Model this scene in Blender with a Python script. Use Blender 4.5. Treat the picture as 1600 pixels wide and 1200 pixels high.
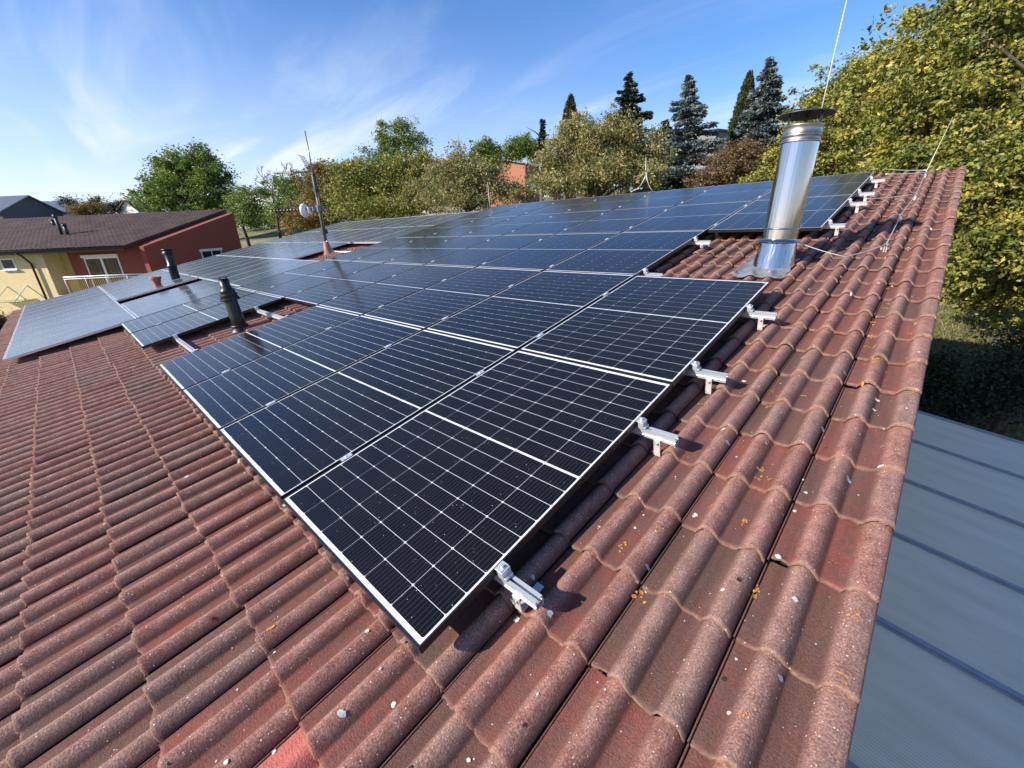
import bpy, bmesh, math, random
import numpy as np
from mathutils import Vector, Matrix

for o in list(bpy.data.objects):
    bpy.data.objects.remove(o)
SC = bpy.context.scene
COL = SC.collection
R_ = math.radians

# ------------------------------------------------------------------ camera
TH = R_(11.5)                       # pitch of our roof
FPX = 654.03                        # focal length in photo pixels (1600 wide)
RC = np.array([[0.7243152, 0.66632706, -0.17713198],
               [0.21600056, -0.46327851, -0.85948635],
               [-0.65476045, 0.58427843, -0.47948668]])   # roof plane -> camera
U = 1.154                           # column pitch of the panels
RW = np.array([[1, 0, 0], [0, math.cos(TH), -math.sin(TH)], [0, math.sin(TH), math.cos(TH)]])
CAM = RW @ (np.array([0.73435994, -0.15471721, 1.07496592]) * U)
RWC = RC @ RW.T                     # world -> camera (x right, y down, z forward)

cam_d = bpy.data.cameras.new('camera')
cam = bpy.data.objects.new('camera', cam_d)
COL.objects.link(cam)
cam_d.sensor_width = 36
cam_d.lens = FPX / 1600 * 36
cam_d.clip_start = 0.05
cam_d.clip_end = 3000
m = Matrix.Identity(4)
for i in range(3):
    m[i][0], m[i][1], m[i][2], m[i][3] = RWC[0][i], -RWC[1][i], -RWC[2][i], CAM[i]
cam.matrix_world = m
SC.camera = cam

# ------------------------------------------------------------------ light
SUN = np.array([-0.57, -1.28, 0.76]); SUN = SUN / np.linalg.norm(SUN)
EL = math.asin(SUN[2]); AZ = math.atan2(SUN[0], SUN[1])
w = bpy.data.worlds.new('World'); SC.world = w; w.use_nodes = True
nt = w.node_tree; nt.nodes.clear()
def N(nt, t, **kw):
    n = nt.nodes.new(t)
    for k, v in kw.items(): setattr(n, k, v)
    return n
def build_world():
    L = nt.links.new
    out = N(nt, 'ShaderNodeOutputWorld'); bg = N(nt, 'ShaderNodeBackground')
    bg.inputs[1].default_value = 0.108
    sky = N(nt, 'ShaderNodeTexSky', sky_type='NISHITA')
    sky.sun_disc = False; sky.sun_elevation = EL; sky.sun_rotation = AZ
    sky.air_density = 1.0; sky.dust_density = 0.3; sky.ozone_density = 3.0; sky.altitude = 300
    tc = N(nt, 'ShaderNodeTexCoord'); sep = N(nt, 'ShaderNodeSeparateXYZ')
    L(tc.outputs['Generated'], sep.inputs[0])
    def mth(op, a, b=None, c=None):
        n = N(nt, 'ShaderNodeMath', operation=op)
        for i, q in enumerate((a, b, c)):
            if q is None: continue
            if isinstance(q, (int, float)): n.inputs[i].default_value = q
            else: L(q, n.inputs[i])
        return n.outputs[0]
    zz = mth('ADD', mth('MAXIMUM', sep.outputs[2], 0.0), 0.16)
    px = mth('DIVIDE', sep.outputs[0], zz); py = mth('DIVIDE', sep.outputs[1], zz)
    cmb = N(nt, 'ShaderNodeCombineXYZ'); L(px, cmb.inputs[0]); L(py, cmb.inputs[1])
    mp = N(nt, 'ShaderNodeMapping'); L(cmb.outputs[0], mp.inputs[0])
    mp.inputs['Rotation'].default_value = (0, 0, R_(-58)); mp.inputs['Scale'].default_value = (0.55, 1.9, 1)
    n1 = N(nt, 'ShaderNodeTexNoise'); L(mp.outputs[0], n1.inputs['Vector'])
    n1.inputs['Scale'].default_value = 1.15; n1.inputs['Detail'].default_value = 7
    n1.inputs['Roughness'].default_value = 0.55; n1.inputs['Distortion'].default_value = 0.7
    mp2 = N(nt, 'ShaderNodeMapping'); L(cmb.outputs[0], mp2.inputs[0])
    mp2.inputs['Location'].default_value = (3.3, 1.7, 0)
    n2 = N(nt, 'ShaderNodeTexNoise'); L(mp2.outputs[0], n2.inputs['Vector'])
    n2.inputs['Scale'].default_value = 0.5; n2.inputs['Detail'].default_value = 3
    r1 = N(nt, 'ShaderNodeMapRange'); L(n1.outputs[0], r1.inputs[0])
    r1.inputs[1].default_value = 0.44; r1.inputs[2].default_value = 0.84; r1.interpolation_type = 'SMOOTHSTEP'
    r2 = N(nt, 'ShaderNodeMapRange'); L(n2.outputs[0], r2.inputs[0])
    r2.inputs[1].default_value = 0.30; r2.inputs[2].default_value = 0.58
    cl = mth('MULTIPLY', r1.outputs[0], r2.outputs[0])
    # thin veil of cloud low over the western horizon
    wx = mth('MULTIPLY', sep.outputs[0], -1.0)
    vw = N(nt, 'ShaderNodeMapRange'); L(wx, vw.inputs[0]); vw.inputs[1].default_value = 0.35; vw.inputs[2].default_value = 1.0
    vz = N(nt, 'ShaderNodeMapRange'); L(sep.outputs[2], vz.inputs[0]); vz.inputs[1].default_value = 0.40; vz.inputs[2].default_value = 0.05
    veil = mth('MULTIPLY', mth('MULTIPLY', vw.outputs[0], vz.outputs[0]), mth('ADD', mth('MULTIPLY', n1.outputs[0], 0.75), 0.10))
    hz = N(nt, 'ShaderNodeMapRange'); L(sep.outputs[2], hz.inputs[0]); hz.inputs[1].default_value = 0.30; hz.inputs[2].default_value = 0.0; hz.inputs[4].default_value = 0.22
    fac = mth('MINIMUM', mth('ADD', mth('ADD', mth('ADD', mth('MULTIPLY', cl, 0.82), 0.02), hz.outputs[0]), veil), 0.92)
    hs = N(nt, 'ShaderNodeHueSaturation'); L(sky.outputs[0], hs.inputs['Color'])
    hs.inputs['Saturation'].default_value = 1.28
    mx = N(nt, 'ShaderNodeMix', data_type='RGBA'); L(fac, mx.inputs['Factor'])
    gn = N(nt, 'ShaderNodeMix', data_type='RGBA', blend_type='MULTIPLY'); gn.inputs['Factor'].default_value = 1
    L(hs.outputs[0], gn.inputs['A']); gn.inputs['B'].default_value = (1.16, .99, 1.12, 1); L(gn.outputs['Result'], mx.inputs['A'])
    mx.inputs['B'].default_value = (4.9, 5.5, 6.4, 1)
    L(mx.outputs['Result'], bg.inputs[0]); L(bg.outputs[0], out.inputs[0])
build_world()

sd = bpy.data.lights.new('sun', 'SUN'); so = bpy.data.objects.new('sun', sd); COL.objects.link(so)
sd.energy = 5.0; sd.angle = R_(0.53); sd.color = (1.0, 0.93, 0.82)
so.rotation_euler = Vector(SUN).to_track_quat('Z', 'Y').to_euler()
SC.view_settings.view_transform = 'Standard'; SC.view_settings.look = 'None'
SC.view_settings.exposure = 0.78; SC.view_settings.gamma = 1.0
SC.render.engine = 'CYCLES'
SC.cycles.max_bounces = 6; SC.cycles.transparent_max_bounces = 8

# ------------------------------------------------------------------ helpers
RNG = np.random.default_rng(7)
random.seed(7)

def rp(X, V, h=0.0):
    return RW @ np.array([X, V, h])
def ray(px, py):
    return RWC.T @ np.array([(px - 800) / FPX, (py - 600) / FPX, 1.0])
def at(px, py, D):
    return CAM + ray(px, py) * D
def toimg(P):
    q = RWC @ (np.asarray(P, float) - CAM)
    return 800 + FPX * q[0] / q[2], 600 + FPX * q[1] / q[2], q[2]
def hit(px, py, p0, n):
    d = ray(px, py); n = np.asarray(n, float)
    return CAM + d * (np.dot(np.asarray(p0) - CAM, n) / np.dot(d, n))
def roofhit(px, py, h):
    c = RW.T @ CAM; d = RW.T @ ray(px, py)
    return c + d * ((h - c[2]) / d[2])
def height_to(base, py):
    lo, hi = 0.0, 0.05
    while toimg(np.asarray(base) + [0, 0, hi])[1] > py: hi += .05
    for _ in range(40):
        md = (lo + hi) / 2
        if toimg(np.asarray(base) + [0, 0, md])[1] > py: lo = md
        else: hi = md
    return lo

def tag(o, label=None, cat=None, group=None, kind=None):
    if label: o['label'] = label
    if cat: o['category'] = cat
    if group: o['group'] = group
    if kind: o['kind'] = kind
    return o
def link(o, parent=None):
    COL.objects.link(o)
    if parent is not None: o.parent = parent
    return o
def thing(name, label, cat, loc=(0, 0, 0), rot=(0, 0, 0), group=None):
    o = bpy.data.objects.new(name, None); o.empty_display_size = 0.1
    o.location = loc; o.rotation_euler = rot
    link(o); return tag(o, label, cat, group)

class MB:
    """collects shapes, then links them as ONE mesh object"""
    def __init__(s): s.v = []; s.f = []; s.mi = []; s.sm = []
    def add(s, vs, fs, mi=0, smooth=False):
        b = len(s.v); s.v += [tuple(map(float, q)) for q in vs]
        for q in fs: s.f.append([b + i for i in q]); s.mi.append(mi); s.sm.append(smooth)
        return s
    def box(s, c, d, mi=0, M=None):
        c = np.array(c, float); d = np.array(d, float) / 2
        vs = [np.array([x, y, z]) * d for x in (-1, 1) for y in (-1, 1) for z in (-1, 1)]
        if M is not None: vs = [np.asarray(M) @ q for q in vs]
        vs = [q + c for q in vs]
        return s.add(vs, [(0, 1, 3, 2), (4, 6, 7, 5), (0, 4, 5, 1), (2, 3, 7, 6), (0, 2, 6, 4), (1, 5, 7, 3)], mi)
    def tube(s, pts, r, n=8, mi=0, cap=True):
        pts = [np.array(p, float) for p in pts]
        rs = r if hasattr(r, '__len__') else [r] * len(pts)
        b = len(s.v); vs = []
        for i, p in enumerate(pts):
            t = pts[min(i + 1, len(pts) - 1)] - pts[max(i - 1, 0)]; t = t / (np.linalg.norm(t) + 1e-12)
            a = np.cross(t, [0, 0, 1.0]) if abs(t[2]) < .9 else np.cross(t, [0, 1.0, 0])
            a /= np.linalg.norm(a); c = np.cross(t, a)
            for k in range(n):
                q = 2 * math.pi * k / n
                vs.append(p + rs[i] * (math.cos(q) * a + math.sin(q) * c))
        fs = [(i * n + k, i * n + (k + 1) % n, (i + 1) * n + (k + 1) % n, (i + 1) * n + k) for i in range(len(pts) - 1) for k in range(n)]
        s.add(vs, fs, mi, True)
        if cap:
            s.f += [[b + k for k in range(n)][::-1], [b + (len(pts) - 1) * n + k for k in range(n)]]
            s.mi += [mi, mi]; s.sm += [False, False]
        return s
    def lathe(s, prof, n=32, c=(0, 0, 0), mi=0, cap=False):
        vs = [(c[0] + r * math.cos(2 * math.pi * k / n), c[1] + r * math.sin(2 * math.pi * k / n), c[2] + z) for r, z in prof for k in range(n)]
        fs = [(i * n + k, i * n + (k + 1) % n, (i + 1) * n + (k + 1) % n, (i + 1) * n + k) for i in range(len(prof) - 1) for k in range(n)]
        b = len(s.v); s.add(vs, fs, mi, True)
        if cap:
            s.f += [[b + k for k in range(n)][::-1], [b + (len(prof) - 1) * n + k for k in range(n)]]
            s.mi += [mi, mi]; s.sm += [False, False]
        return s
    def build(s, name, mats, parent=None, bevel=0):
        me = bpy.data.meshes.new(name); me.from_pydata(s.v, [], s.f)
        for q in (mats if isinstance(mats, (list, tuple)) else [mats]): me.materials.append(q)
        me.polygons.foreach_set('material_index', s.mi); me.polygons.foreach_set('use_smooth', s.sm)
        bm = bmesh.new(); bm.from_mesh(me); bmesh.ops.recalc_face_normals(bm, faces=bm.faces); bm.to_mesh(me); bm.free()
        o = bpy.data.objects.new(name, me); link(o, parent)
        if bevel:
            b = o.modifiers.new('bevel', 'BEVEL'); b.width = bevel; b.segments = 2; b.limit_method = 'ANGLE'
        return o

def mesh_np(name, V, F, mats, parent=None, attrs=None, smooth=False, mi=None):
    """fast mesh of equal-sided faces; attrs = {name: per-vertex floats}"""
    me = bpy.data.meshes.new(name); V = np.asarray(V, np.float32); F = np.asarray(F, np.int32); k = F.shape[1]
    me.vertices.add(len(V)); me.vertices.foreach_set('co', V.ravel())
    me.loops.add(F.size); me.loops.foreach_set('vertex_index', F.ravel())
    me.polygons.add(len(F)); me.polygons.foreach_set('loop_start', np.arange(0, F.size, k, dtype=np.int32))
    me.polygons.foreach_set('use_smooth', np.full(len(F), smooth))
    for q in (mats if isinstance(mats, (list, tuple)) else [mats]): me.materials.append(q)
    if mi is not None: me.polygons.foreach_set('material_index', np.asarray(mi, np.int32))
    for a, d in (attrs or {}).items():
        at_ = me.attributes.new(a, 'FLOAT', 'POINT'); at_.data.foreach_set('value', np.asarray(d, np.float32))
    me.update(calc_edges=True)
    o = bpy.data.objects.new(name, me); return link(o, parent)

# ------------------------------------------------------------------ materials
def mat(name):
    mt = bpy.data.materials.new(name); mt.use_nodes = True
    return mt, mt.node_tree, mt.node_tree.nodes['Principled BSDF']
def rgba(c): return (c[0], c[1], c[2], 1)
def simple(name, col, rough=0.6, metal=0.0, var=0.15, scale=12.0, bump=0.0, bscale=60.0, spec=0.5):
    mt, t, b = mat(name); L = t.links.new
    tc = N(t, 'ShaderNodeTexCoord'); n = N(t, 'ShaderNodeTexNoise'); L(tc.outputs['Object'], n.inputs['Vector'])
    n.inputs['Scale'].default_value = scale; n.inputs['Detail'].default_value = 6
    mr = N(t, 'ShaderNodeMapRange'); L(n.outputs[0], mr.inputs[0])
    mr.inputs[1].default_value = .3; mr.inputs[2].default_value = .7; mr.inputs[3].default_value = 1 - var; mr.inputs[4].default_value = 1 + var
    mx = N(t, 'ShaderNodeMix', data_type='RGBA', blend_type='MULTIPLY'); mx.inputs['Factor'].default_value = 1
    mx.inputs['A'].default_value = rgba(col); L(mr.outputs[0], mx.inputs['B']); L(mx.outputs['Result'], b.inputs['Base Color'])
    b.inputs['Roughness'].default_value = rough; b.inputs['Metallic'].default_value = metal; b.inputs['Specular IOR Level'].default_value = spec
    if bump:
        n2 = N(t, 'ShaderNodeTexNoise'); L(tc.outputs['Object'], n2.inputs['Vector']); n2.inputs['Scale'].default_value = bscale; n2.inputs['Detail'].default_value = 4
        bp = N(t, 'ShaderNodeBump'); bp.inputs['Strength'].default_value = bump; bp.inputs['Distance'].default_value = .01
        L(n2.outputs[0], bp.inputs['Height']); L(bp.outputs[0], b.inputs['Normal'])
    return mt
M = {}
M['alu'] = simple('aluminium', (.66, .67, .68), .4, .6, .06, 30)
M['silver'] = simple('silver_frame', (.62, .63, .63), .4, .6, .08, 30)
M['black_frame'] = simple('black_anodised', (.018, .018, .02), .35, .3, .15, 40)
M['black_pipe'] = simple('black_plastic', (.009, .010, .011), .38, 0, .25, 14)
M['terracotta'] = simple('terracotta', (.36, .12, .07), .75, 0, .2, 20, .2)
M['wire'] = simple('wire_steel', (.66, .66, .64), .42, .6, .1, 40)
M['lead'] = simple('lead_sheet', (.27, .28, .29), .5, .5, .25, 14, .6, 18)
M['plaster_yellow'] = simple('plaster_yellow', (.66, .53, .27), .9, 0, .07, 6, .3, 120)
M['plaster_yellow_shaded'] = simple('plaster_yellow_shaded', (.47, .36, .12), .9, 0, .07, 6, .3, 120)  # the yellow plaster again, with the recess shade mixed into its colour
M['plaster_red'] = simple('plaster_red', (.27, .068, .045), .9, 0, .09, 6, .3, 120)
M['plaster_white'] = simple('plaster_white', (.72, .7, .66), .9, 0, .06, 4)
M['brick'] = simple('brick_orange', (.36, .15, .085), .9, 0, .15, 8)
M['white_pvc'] = simple('white_pvc', (.8, .8, .78), .4, 0, .04, 8)
M['brown_metal'] = simple('brown_metal', (.045, .025, .02), .45, .2, .15, 20)
M['grey_roof'] = simple('grey_metal_roof', (.13, .15, .17), .45, .3, .12, 3)
M['far_tile'] = simple('far_roof_tile', (.19, .085, .06), .85, 0, .2, 6)
M['curtain'] = simple('curtain', (.17, .12, .07), .9, 0, .35, 7)
M['bark'] = simple('bark', (.075, .055, .04), .95, 0, .3, 12, .6, 30)
M['bark_pale'] = simple('bark_pale', (.16, .135, .105), .95, 0, .3, 12, .4, 30)
M['white_dish'] = simple('white_plastic', (.8, .8, .79), .35, 0, .04, 10)
M['grey_metal'] = simple('grey_metal', (.3, .31, .32), .4, .6, .15, 20)
M['dark_metal'] = simple('dark_steel', (.06, .06, .062), .5, .5, .25, 20)
M['boot'] = simple('boot_rubber', (.33, .16, .13), .8, 0, .15, 20)
M['batten'] = simple('roof_underlay', (.02, .016, .014), .9)

def glass_mat():
    mt, t, b = mat('window_glass')
    b.inputs['Base Color'].default_value = (.02, .024, .026, 1); b.inputs['Roughness'].default_value = .04
    b.inputs['Specular IOR Level'].default_value = .7
    return mt
M['pane'] = glass_mat()

def steel_mat():
    mt, t, b = mat('stainless_steel'); L = t.links.new
    tc = N(t, 'ShaderNodeTexCoord'); mp = N(t, 'ShaderNodeMapping'); L(tc.outputs['Object'], mp.inputs[0]); mp.inputs['Scale'].default_value = (38, 38, .8)
    n = N(t, 'ShaderNodeTexNoise'); L(mp.outputs[0], n.inputs['Vector']); n.inputs['Scale'].default_value = 1; n.inputs['Detail'].default_value = 3
    n2 = N(t, 'ShaderNodeTexNoise'); L(tc.outputs['Object'], n2.inputs['Vector']); n2.inputs['Scale'].default_value = 9; n2.inputs['Detail'].default_value = 4
    bp = N(t, 'ShaderNodeBump'); bp.inputs['Strength'].default_value = .8; bp.inputs['Distance'].default_value = .006
    L(n.outputs[0], bp.inputs['Height']); L(bp.outputs[0], b.inputs['Normal'])
    mr = N(t, 'ShaderNodeMapRange'); L(n2.outputs[0], mr.inputs[0]); mr.inputs[3].default_value = .06; mr.inputs[4].default_value = .16
    L(mr.outputs[0], b.inputs['Roughness'])
    b.inputs['Base Color'].default_value = (.45, .455, .465, 1); b.inputs['Metallic'].default_value = 1
    return mt
M['steel'] = steel_mat()
M['steel_dull'] = simple('steel_dull', (.40, .38, .35), .38, 1, .25, 14)
M['cap'] = simple('cap_steel', (.10, .095, .085), .45, .8, .2, 18)

def tile_mat():
    mt, t, b = mat('concrete_roof_tile'); L = t.links.new
    tc = N(t, 'ShaderNodeTexCoord')
    def attr(n): return N(t, 'ShaderNodeAttribute', attribute_name=n).outputs['Fac']
    def noise(s, d=5, r=.6, src=None):
        n = N(t, 'ShaderNodeTexNoise'); L(src or tc.outputs['Object'], n.inputs['Vector'])
        n.inputs['Scale'].default_value = s; n.inputs['Detail'].default_value = d; n.inputs['Roughness'].default_value = r; return n.outputs[0]
    def rng(x, a, c, lo=0., hi=1.):
        n = N(t, 'ShaderNodeMapRange'); L(x, n.inputs[0]); n.inputs[1].default_value = a; n.inputs[2].default_value = c
        n.inputs[3].default_value = lo; n.inputs[4].default_value = hi; return n.outputs[0]
    def mth(op, a, c):
        n = N(t, 'ShaderNodeMath', operation=op)
        for i, q in enumerate((a, c)):
            if isinstance(q, (int, float)): n.inputs[i].default_value = q
            else: L(q, n.inputs[i])
        return n.outputs[0]
    def mix(f, a, c, bt='MIX'):
        n = N(t, 'ShaderNodeMix', data_type='RGBA', blend_type=bt)
        if isinstance(f, (int, float)): n.inputs['Factor'].default_value = f
        else: L(f, n.inputs['Factor'])
        for k, q in (('A', a), ('B', c)):
            if isinstance(q, tuple): n.inputs[k].default_value = rgba(q)
            else: L(q, n.inputs[k])
        return n.outputs['Result']
    tint, crest, edge = attr('tint'), attr('crest'), attr('edge')
    big = noise(2.2, 4); med = noise(16, 6, .65); fine = noise(170, 4, .7); grit = noise(420, 2, .6)
    pan = mix(rng(tint, -.1, 1.15), (.135, .066, .052), (.245, .072, .054))
    pan = mix(mth('MULTIPLY', rng(med, .42, .68), .75), pan, (.125, .078, .062))
    pan = mix(mth('MULTIPLY', rng(big, .45, .7), .5), pan, (.115, .070, .060))
    roll = mix(rng(med, .35, .65), (.24, .098, .075), (.355, .185, .143))
    roll = mix(mth('MULTIPLY', rng(tint, .6, .1), .5), roll, (.27, .185, .15))
    roll = mix(rng(fine, .50, .72), roll, (.44, .26, .21))
    roll = mix(mth('MULTIPLY', rng(fine, .45, .28), .6), roll, (.12, .055, .045))
    wear = mth('MULTIPLY', rng(crest, .10, .75), rng(mth('ADD', med, mth('MULTIPLY', big, .35)), .40, .62, .45, 1.0))
    col = mix(wear, pan, roll)
    # run-off streaks down the slope and grey-green algae
    mps = N(t, 'ShaderNodeMapping'); L(tc.outputs['Object'], mps.inputs[0]); mps.inputs['Scale'].default_value = (22, 1.6, 8)
    col = mix(.8, col, rng_col(t, L, noise(1, 4, .6, mps.outputs[0]), .3, .7, .70, 1.18), 'MULTIPLY')
    col = mix(mth('MULTIPLY', rng(noise(5.5, 6, .7), .55, .78), .5), col, (.085, .070, .052))
    # granular sand finish
    col = mix(.75, col, rng_col(t, L, fine, .28, .72, .52, 1.42), 'MULTIPLY')
    col = mix(mth('MULTIPLY', rng(edge, .2, .9), rng(noise(26, 4), .35, .6, .25, .95)), col, mix(rng(noise(60, 4), .35, .65), (.14, .082, .062), (.27, .175, .13)))
    # tiny pale specks of quartz and lichen
    vo = N(t, 'ShaderNodeTexVoronoi'); vo.inputs['Scale'].default_value = 130; vo.inputs['Randomness'].default_value = 1; L(tc.outputs['Object'], vo.inputs['Vector'])
    sel = N(t, 'ShaderNodeSeparateColor'); L(vo.outputs['Color'], sel.inputs[0])
    sp = mth('MULTIPLY', mth('LESS_THAN', vo.outputs['Distance'], mth('MULTIPLY', sel.outputs[1], .30)), mth('GREATER_THAN', sel.outputs[0], rng(crest, .0, .9, .965, .84)))
    col = mix(sp, col, (.72, .68, .62))
    L(col, b.inputs['Base Color']); b.inputs['Roughness'].default_value = .86; b.inputs['Specular IOR Level'].default_value = .25
    hgt = mth('ADD', mth('MULTIPLY', fine, .6), mth('MULTIPLY', med, .5))
    bp = N(t, 'ShaderNodeBump'); bp.inputs['Strength'].default_value = .8; bp.inputs['Distance'].default_value = .009
    L(hgt, bp.inputs['Height']); L(bp.outputs[0], b.inputs['Normal'])
    return mt
def rng_col(t, L, x, a, c, lo, hi):
    n = N(t, 'ShaderNodeMapRange'); L(x, n.inputs[0]); n.inputs[1].default_value = a; n.inputs[2].default_value = c
    n.inputs[3].default_value = lo; n.inputs[4].default_value = hi; return n.outputs[0]
M['tile'] = tile_mat()
M['tile_new'] = simple('new_roof_tile', (.40, .105, .085), .8, 0, .12, 40, .4, 160)
M['lichen_white'] = simple('lichen_white', (.56, .55, .49), .9, 0, .35, 160)
M['lichen_orange'] = simple('lichen_orange', (.50, .21, .04), .9, 0, .5, 200)
M['lichen_dark'] = simple('moss_dark', (.025, .024, .015), .95, 0, .3, 80)

def cell_mat(name, base, bus, rough, dust, hazy, sheen):
    mt, t, b = mat(name); L = t.links.new
    tc = N(t, 'ShaderNodeTexCoord'); sep = N(t, 'ShaderNodeSeparateXYZ'); L(tc.outputs['Object'], sep.inputs[0])
    def mth(op, a, c=None):
        n = N(t, 'ShaderNodeMath', operation=op)
        for i, q in enumerate((a, c)):
            if q is None: continue
            if isinstance(q, (int, float)): n.inputs[i].default_value = q
            else: L(q, n.inputs[i])
        return n.outputs[0]
    fr = mth('FRACT', mth('DIVIDE', sep.outputs[0], bus)); ln = mth('LESS_THAN', mth('ABSOLUTE', mth('SUBTRACT', fr, .5)), .028)
    oi = N(t, 'ShaderNodeObjectInfo')
    off = N(t, 'ShaderNodeVectorMath', operation='ADD'); L(tc.outputs['Object'], off.inputs[0])
    sc = N(t, 'ShaderNodeVectorMath', operation='SCALE'); L(oi.outputs['Location'], sc.inputs[0]); sc.inputs['Scale'].default_value = 7.3
    L(sc.outputs[0], off.inputs[1])
    vo = N(t, 'ShaderNodeTexVoronoi'); vo.inputs['Scale'].default_value = 75; L(off.outputs[0], vo.inputs['Vector'])
    sel = N(t, 'ShaderNodeSeparateColor'); L(vo.outputs['Color'], sel.inputs[0])
    dot = mth('MULTIPLY', mth('LESS_THAN', vo.outputs['Distance'], mth('MULTIPLY', sel.outputs[1], .11)), mth('GREATER_THAN', sel.outputs[0], .70))
    nz = N(t, 'ShaderNodeTexNoise'); L(off.outputs[0], nz.inputs['Vector']); nz.inputs['Scale'].default_value = 4; nz.inputs['Detail'].default_value = 5
    mxb = N(t, 'ShaderNodeMix', data_type='RGBA'); mxb.inputs['A'].default_value = rgba(base); mxb.inputs['B'].default_value = (.06, .06, .068, 1); L(ln, mxb.inputs['Factor'])
    mxd = N(t, 'ShaderNodeMix', data_type='RGBA'); L(mxb.outputs['Result'], mxd.inputs['A']); mxd.inputs['B'].default_value = (.34, .31, .27, 1)
    L(mth('MULTIPLY', nz.outputs[0], dust), mxd.inputs['Factor'])
    mxs = N(t, 'ShaderNodeMix', data_type='RGBA'); L(mxd.outputs['Result'], mxs.inputs['A']); mxs.inputs['B'].default_value = (.62, .60, .55, 1); L(dot, mxs.inputs['Factor'])
    L(mxs.outputs['Result'], b.inputs['Base Color'])
    mr = N(t, 'ShaderNodeMapRange'); L(nz.outputs[0], mr.inputs[0]); mr.inputs[1].default_value = .3; mr.inputs[2].default_value = .7
    mr.inputs[3].default_value = rough * .8; mr.inputs[4].default_value = rough * 1.25; L(mr.outputs[0], b.inputs['Roughness'])
    b.inputs['IOR'].default_value = hazy
    b.inputs['Sheen Weight'].default_value = sheen; b.inputs['Sheen Roughness'].default_value = .22; b.inputs['Sheen Tint'].default_value = (.8, .88, 1, 1)
    return mt
M['cell'] = cell_mat('solar_cell_black', (.0045, .0048, .0065), .0182, .15, .014, 1.30, .13)
M['cell_old'] = cell_mat('solar_cell_old', (.010, .012, .020), .0415, .13, .10, 1.62, .36)
M['backsheet'] = simple('white_backsheet', (.72, .73, .75), .12, 0, .04, 30)
M['backsheet_old'] = simple('old_backsheet', (.42, .44, .47), .16, 0, .06, 30)

def poly_mat():
    mt, t, b = mat('polycarbonate_sheet'); L = t.links.new
    tc = N(t, 'ShaderNodeTexCoord'); sep = N(t, 'ShaderNodeSeparateXYZ'); L(tc.outputs['Object'], sep.inputs[0])
    wv = N(t, 'ShaderNodeMath', operation='MULTIPLY'); L(sep.outputs[1], wv.inputs[0]); wv.inputs[1].default_value = 2 * math.pi / .022
    sn = N(t, 'ShaderNodeMath', operation='SINE'); L(wv.outputs[0], sn.inputs[0])
    n = N(t, 'ShaderNodeTexNoise'); mp = N(t, 'ShaderNodeMapping'); L(tc.outputs['Object'], mp.inputs[0]); mp.inputs['Scale'].default_value = (1, 5, 1)
    L(mp.outputs[0], n.inputs['Vector']); n.inputs['Scale'].default_value = 1.3; n.inputs['Detail'].default_value = 6
    cr = N(t, 'ShaderNodeValToRGB'); L(n.outputs[0], cr.inputs[0])
    cr.color_ramp.elements[0].position = .35; cr.color_ramp.elements[0].color = (.76, .64, .46, 1)
    cr.color_ramp.elements[1].position = .68; cr.color_ramp.elements[1].color = (.86, .745, .56, 1)
    mr = N(t, 'ShaderNodeMapRange'); L(sn.outputs[0], mr.inputs[0]); mr.inputs[1].default_value = -1; mr.inputs[3].default_value = .84; mr.inputs[4].default_value = 1.05
    mx = N(t, 'ShaderNodeMix', data_type='RGBA', blend_type='MULTIPLY'); mx.inputs['Factor'].default_value = 1
    L(cr.outputs[0], mx.inputs['A']); L(mr.outputs[0], mx.inputs['B']); L(mx.outputs['Result'], b.inputs['Base Color'])
    bp = N(t, 'ShaderNodeBump'); bp.inputs['Strength'].default_value = .2; bp.inputs['Distance'].default_value = .004
    L(sn.outputs[0], bp.inputs['Height']); L(bp.outputs[0], b.inputs['Normal'])
    b.inputs['Roughness'].default_value = .5; b.inputs['Specular IOR Level'].default_value = .28
    return mt
M['poly'] = poly_mat()

def brown_tile_mat():
    mt, t, b = mat('brown_roof_tiles'); L = t.links.new
    tc = N(t, 'ShaderNodeTexCoord'); n = N(t, 'ShaderNodeTexNoise'); L(tc.outputs['Object'], n.inputs['Vector']); n.inputs['Scale'].default_value = 1.1; n.inputs['Detail'].default_value = 8
    n2 = N(t, 'ShaderNodeTexNoise'); L(tc.outputs['Object'], n2.inputs['Vector']); n2.inputs['Scale'].default_value = 9; n2.inputs['Detail'].default_value = 3
    a = N(t, 'ShaderNodeMath', operation='ADD'); L(n.outputs[0], a.inputs[0]); L(n2.outputs[0], a.inputs[1])
    cr = N(t, 'ShaderNodeValToRGB'); L(a.outputs[0], cr.inputs[0])
    cr.color_ramp.elements[0].position = .7; cr.color_ramp.elements[0].color = (.040, .021, .014, 1)
    cr.color_ramp.elements[1].position = 1.0; cr.color_ramp.elements[1].color = (.095, .050, .034, 1)
    a.inputs[1].default_value = 0
    mr = N(t, 'ShaderNodeMath', operation='MULTIPLY'); L(a.outputs[0], mr.inputs[0]); mr.inputs[1].default_value = .85; L(mr.outputs[0], cr.inputs[0])
    L(cr.outputs[0], b.inputs['Base Color']); b.inputs['Roughness'].default_value = .75
    return mt
M['brown_tile'] = brown_tile_mat()

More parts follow.
